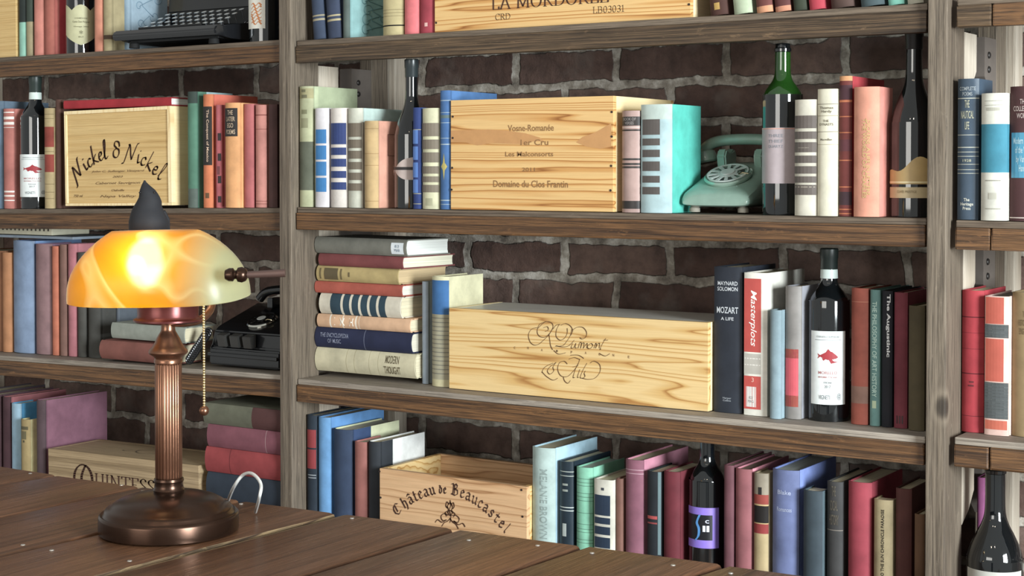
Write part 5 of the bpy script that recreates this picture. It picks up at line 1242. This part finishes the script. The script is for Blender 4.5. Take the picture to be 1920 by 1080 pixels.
# ================================================================== banker's lamp on the table
LY = atZ(317, 996, ZT); ZL = zdist(LY); KPX = ZL/FPX
def lz(v): return atY(317, v, LY.y).z-ZT
lamp = empty('bankers_lamp', (LY.x, LY.y, ZT+.0006), 'lit desk lamp with amber glass shade and bronze fluted stem on the table', 'lamp')
def rp(px): return px*KPX/2
zrim = .0245
base = [(.0005, 0), (rp(250), 0), (rp(258), .002), (rp(259), .006), (rp(259), zrim-.004), (rp(257), zrim-.001), (rp(252), zrim+.0005), (rp(243), zrim-.0005), (rp(239), zrim+.001), (rp(237), zrim+.0045), (rp(231), zrim+.0075), (rp(219), zrim+.009), (rp(205), zrim+.0135), (rp(180), zrim+.0185), (rp(145), zrim+.0225), (rp(105), zrim+.0255), (rp(75), zrim+.027), (rp(56), zrim+.0275)]
lathe('base', COPD, base, lamp, seg=72, smooth=40)
zb = zrim+.0275
lathe('neck_ring', COPD, [(rp(56), zb), (rp(58), zb+.003), (rp(54), zb+.006), (rp(52), zb+.012), (rp(56), zb+.015), (rp(54), zb+.018)], lamp, seg=48)
# fluted column
z0c, z1c = zb+.018, lz(682)
bm = bmesh.new(); NF = 24; seg = NF*6; rings = []
for z in (z0c, z0c+.002, z1c-.002, z1c):
    rr_ = rp(50) if z in (z0c+.002, z1c-.002) else rp(46)
    rings.append([bm.verts.new(((rr_-.0007*(1-abs(math.sin(NF*math.pi*i/seg)))**1.5)*math.cos(2*math.pi*i/seg), (rr_-.0007*(1-abs(math.sin(NF*math.pi*i/seg)))**1.5)*math.sin(2*math.pi*i/seg), z)) for i in range(seg)])
for a, b_ in zip(rings, rings[1:]):
    for i in range(seg): bm.faces.new((a[i], a[(i+1) % seg], b_[(i+1) % seg], b_[i]))
bm.faces.new(rings[0]); bm.faces.new(rings[-1]); fin(bm, 'column', COPPER, lamp, smooth=40)
v2 = [(46, 682), (52, 681), (53, 676), (50, 673), (52, 670), (60, 667), (70, 664), (73, 661), (71, 657), (60, 651), (50, 643), (42, 634), (34, 627), (28, 622), (26, 618), (26, 600), (30, 597), (60, 595)]
lathe('collar', COPPER, [(rp(a), lz(v)) for a, v in v2], lamp, seg=48, smooth=40)
# socket housing under the shade
hw_ = [(60, 607), (116, 605), (128, 602), (128, 599), (116, 596), (112, 592), (114, 570), (112, 545), (60, 540)]
lathe('socket_housing', plain('#5b2d2c', .3, .6, name='red_bronze'), [(rp(a), lz(v)) for a, v in hw_], lamp, seg=48)
# the camera-facing frame of the lamp: right and back directions
rt_ = Vector((math.cos(R(YAW)), math.sin(R(YAW)), 0)); bk_ = Vector((-math.sin(R(YAW)), math.cos(R(YAW)), 0))
SH = empty_s = bpy.data.objects.new('shade_assembly', None); COL.objects.link(SH); SH.parent = lamp
SA = R(YAW-13)
du = -17*KPX
SH.location = rt_*du*1.0 + Vector((0, 0, lz(560))); SH.rotation_euler = (R(5), R(-1.5), SA)
# shade: a trough of pressed glass with rounded ends, thick walls, open below
A_, B_, HS = 173*KPX, .070, lz(432)-lz(560)
def shade_ring(t, inset, n=72):
    L = (A_-inset)*(1-.50*t**2.3); Wd = (B_-inset)*max(.0, (1-t**2.1))**.52+.006*(t)
    z = t*(HS-inset); out = []
    for i in range(n):
        a = 2*math.pi*i/n; ca, sa = math.cos(a), math.sin(a); e = .62
        out.append(Vector((L*math.copysign(abs(ca)**e, ca), Wd*math.copysign(abs(sa)**.8, sa), z)))
    return out
TS = [0, .04, .12, .22, .32, .42, .52, .62, .71, .79, .86, .915, .955, .98, .995, 1.0]
def shade_mat():
    m, nt, b = nodes('amber_alabaster_glass')
    v = objvec(nt, (1, 1, 1.2), rnd=False)
    n1 = noise(nt, v, 7, 2, .45, 1.2); n2 = noise(nt, v, 4.5, 1, .3, 1.6)
    tc = nt.nodes.new('ShaderNodeTexCoord'); sp = nt.nodes.new('ShaderNodeSeparateXYZ'); nt.links.new(tc.outputs['Object'], sp.inputs[0])
    mr = nt.nodes.new('ShaderNodeMapRange'); mr.inputs['From Min'].default_value = .05; mr.inputs['From Max'].default_value = .10
    nt.links.new(sp.outputs['X'], mr.inputs['Value'])
    am = ramp(nt, n1, [(.3, lin('#d98a12')), (.5, lin('#e39a1e')), (.7, lin('#e9ae40'))])
    vein = ramp(nt, n2, [(.475, (0, 0, 0, 1)), (.5, (.5,)*3+(1,)), (.54, (0, 0, 0, 1))])
    am = mixc(nt, vein, am, lin('#ffe6a0'))
    pale = mixc(nt, mr.outputs[0], am, lin('#b4bb98'))     # daylight on the right end, painted into the glass colour as milky green
    tl = nt.nodes.new('ShaderNodeBsdfTranslucent'); df = nt.nodes.new('ShaderNodeBsdfDiffuse'); gl = nt.nodes.new('ShaderNodeBsdfGlossy')
    gl.inputs['Roughness'].default_value = .32
    nt.links.new(pale, tl.inputs[0]); nt.links.new(pale, df.inputs[0])
    m1 = nt.nodes.new('ShaderNodeMixShader'); m1.inputs[0].default_value = .36
    nt.links.new(tl.outputs[0], m1.inputs[1]); nt.links.new(df.outputs[0], m1.inputs[2])
    fr = nt.nodes.new('ShaderNodeFresnel'); fr.inputs[0].default_value = 1.35
    m2 = nt.nodes.new('ShaderNodeMixShader'); nt.links.new(fr.outputs[0], m2.inputs[0])
    rf = nt.nodes.new('ShaderNodeBsdfRefraction'); rf.inputs['Roughness'].default_value = .55; rf.inputs['IOR'].default_value = 1.3
    nt.links.new(mixc(nt, .5, pale, (1, 1, 1, 1)), rf.inputs['Color'])
    m3 = nt.nodes.new('ShaderNodeMixShader'); m3.inputs[0].default_value = .16
    nt.links.new(m1.outputs[0], m3.inputs[1]); nt.links.new(rf.outputs[0], m3.inputs[2])
    nt.links.new(m3.outputs[0], m2.inputs[1]); nt.links.new(gl.outputs[0], m2.inputs[2])
    nt.links.new(m2.outputs[0], nt.nodes['Material Output'].inputs['Surface']); return m
bm = bmesh.new(); R1 = [[bm.verts.new(p) for p in shade_ring(t, 0)] for t in TS]
for a, b_ in zip(R1, R1[1:]):
    for i in range(72): bm.faces.new((a[i], a[(i+1) % 72], b_[(i+1) % 72], b_[i]))
bm.faces.new(R1[-1])
# a rolled lower lip
lip = [bm.verts.new(p*.975+Vector((0, 0, -.0012))) for p in shade_ring(0, 0)]
for i in range(72): bm.faces.new((R1[0][i], R1[0][(i+1) % 72], lip[(i+1) % 72], lip[i]))
fin(bm, 'glass_shade', shade_mat(), SH, smooth=60)
# bulb, socket
bx = -8*KPX
lathe('bulb_socket', plain('#c9c2b0', .5), [(.012, -.018), (.014, 0), (.013, .012)], SH, (bx, -.008, .0), 24)
mb = nodes('lit_bulb'); mb[2].inputs['Emission Color'].default_value = (1, .93, .72, 1); mb[2].inputs['Emission Strength'].default_value = 9
bulb = sphere('bulb', mb[0], (bx, -.012, .045), .023, SH, (1, 1, 1.25))
ld = bpy.data.lights.new('bulb_light', 'POINT'); ld.energy = .07; ld.shadow_soft_size = .017; ld.color = (1, .80, .42)
lo = bpy.data.objects.new('bulb_light', ld); COL.objects.link(lo); lo.parent = SH; lo.location = (bx, -.043, .050)
# support arm: curls out of the stem, round behind the shade to its right end
wl = lambda u, v, dy=0: atY(u, v, LY.y+dy)-Vector((LY.x, LY.y, ZT))
arm = catmull([wl(322, 606, .0), wl(350, 606, .01), wl(376, 600, .03), wl(393, 584, .05), wl(398, 562, .07), wl(392, 535, .085), wl(396, 505, .088)], 6)
tube('support_arm', COPPER, arm, .0052, lamp, 14)
kn = wl(443, 516, -.012)
Ms = Vector((0, 0, 0))
lathe('pivot_knob', COPD, [(.001, -.012), (.006, -.011), (.0085, -.006), (.0085, -.001), (.0055, .001), (.0055, .003), (.009, .005), (.010, .010), (.008, .015), (.005, .017)], lamp, tuple(kn-rt_*.003), 28, rot=(0, R(90), R(YAW)))
tube('pivot_rod', plain('#5f4a44', .4, .5, name='brown_bronze'), [kn+rt_*.012, kn+rt_*.03+Vector((0,0,.0006)), kn+rt_*.062+Vector((0,0,.0022))], [.0042, .0046, .0052], lamp, 14)
# pull chain
bm = bmesh.new(); c0 = wl(382, 560, -.02); zend = wl(382, 762, -.02).z
nb = 42
for i in range(nb):
    t = i/(nb-1); mtx = Matrix.Translation((c0.x, c0.y, c0.z+(zend-c0.z)*t))
    bmesh.ops.create_icosphere(bm, subdivisions=1, radius=.0021, matrix=mtx)
add_tube(bm, [(c0.x, c0.y, c0.z), (c0.x, c0.y, zend)], .0005, 5)
fin(bm, 'pull_chain', plain('#d9c79a', .25, .9), lamp, smooth=60)
sphere('chain_knob', COPPER, (c0.x, c0.y, zend-.006), .0062, lamp, (1, 1, 1.05))
# cord behind the base, dropping through the table top
cpts = catmull([atZ(426, 944, ZT+.006)-Vector((LY.x, LY.y, ZT)), wl(438, 915, .06), wl(455, 892, .055), wl(473, 889, .05), wl(489, 908, .04), wl(486, 935, .035), atZ(479, 961, ZT+.003)-Vector((LY.x, LY.y, ZT))], 8)
tube('power_cord', plain('#c9c9c6', .4), cpts, .0022, lamp, 10)

# ================================================================== crow figurine perched behind the top of the shade
bpy.context.view_layer.update()
Yc = LY.y+.036; pb = atY(279, 436, Yc)
CR = plain('#26272b', .7, name='matte_black_resin', spec=.25)
root = empty('crow_figurine', (pb.x, pb.y, pb.z-.022), 'small matte black crow figurine perched on top of the amber lamp shade', 'figurine', None, (0, 0, R(YAW)))
kq = zdist(pb)/FPX
z_ = lambda v: (436-v)*kq+.022
rings = []
# centre shift to the right (px), half-width (px), height, half-depth factor
for (dx, hw, z, fy) in [(0,20,.006,.8),(0,30,.010,.9),(0,35,.020,1.0),(0,36.5,z_(428),1.05),(0,36.5,z_(415),1.08),(-1,33,z_(404),1.08),(-2,29,z_(394),1.05),(-1.5,25.5,z_(386),1),(1,23,z_(378),1),(1.5,19.5,z_(370),1),(0,17,z_(363),1.05),(-2,14,z_(356),1.05),(-4.5,9.5,z_(350),1),(-6,6.5,z_(346),.8),(-7,3.5,z_(342),.6),(-7.5,1.3,z_(338),.5)]:
    rings.append((dx*kq, hw*kq, z, fy))
bm = bmesh.new(); V = []
for dx, r0, z, fy in rings:
    V.append([bm.verts.new((dx+r0*math.cos(2*math.pi*i/28), r0*fy*math.sin(2*math.pi*i/28), z)) for i in range(28)])
for a, b_ in zip(V, V[1:]):
    for i in range(28): bm.faces.new((a[i], a[(i+1) % 28], b_[(i+1) % 28], b_[i]))
bm.faces.new(V[0]); bm.faces.new(V[-1])
fin(bm, 'body', CR, root, smooth=60)
bm = bmesh.new(); add_prism(bm, [(-.012, .012), (.012, .012), (.016, -.03), (0, -.034), (-.016, -.03)], 'y', .020, .026); o = fin(bm, 'tail', CR, root)
for s_ in (-1, 1):
    bm = bmesh.new()
    for q in range(6):
        t = q/5; 
    add_tube(bm, [(s_*.019, .004, z_(396)), (s_*.0225, .008, z_(412)), (s_*.021, .016, .004), (s_*.012, .024, -.014)], [.003, .0045, .0045, .002], 10); fin(bm, 'wing', CR, root, smooth=60)
    tube('leg', CR, [(s_*.008, 0, .004), (s_*.009, -.004, .001), (s_*.009, -.010, .002)], .0014, root, 8)
    sphere('eye', plain('#0a0a0b', .15), (-.0005+s_*.0095, -.0075, z_(361)), .0016, root)
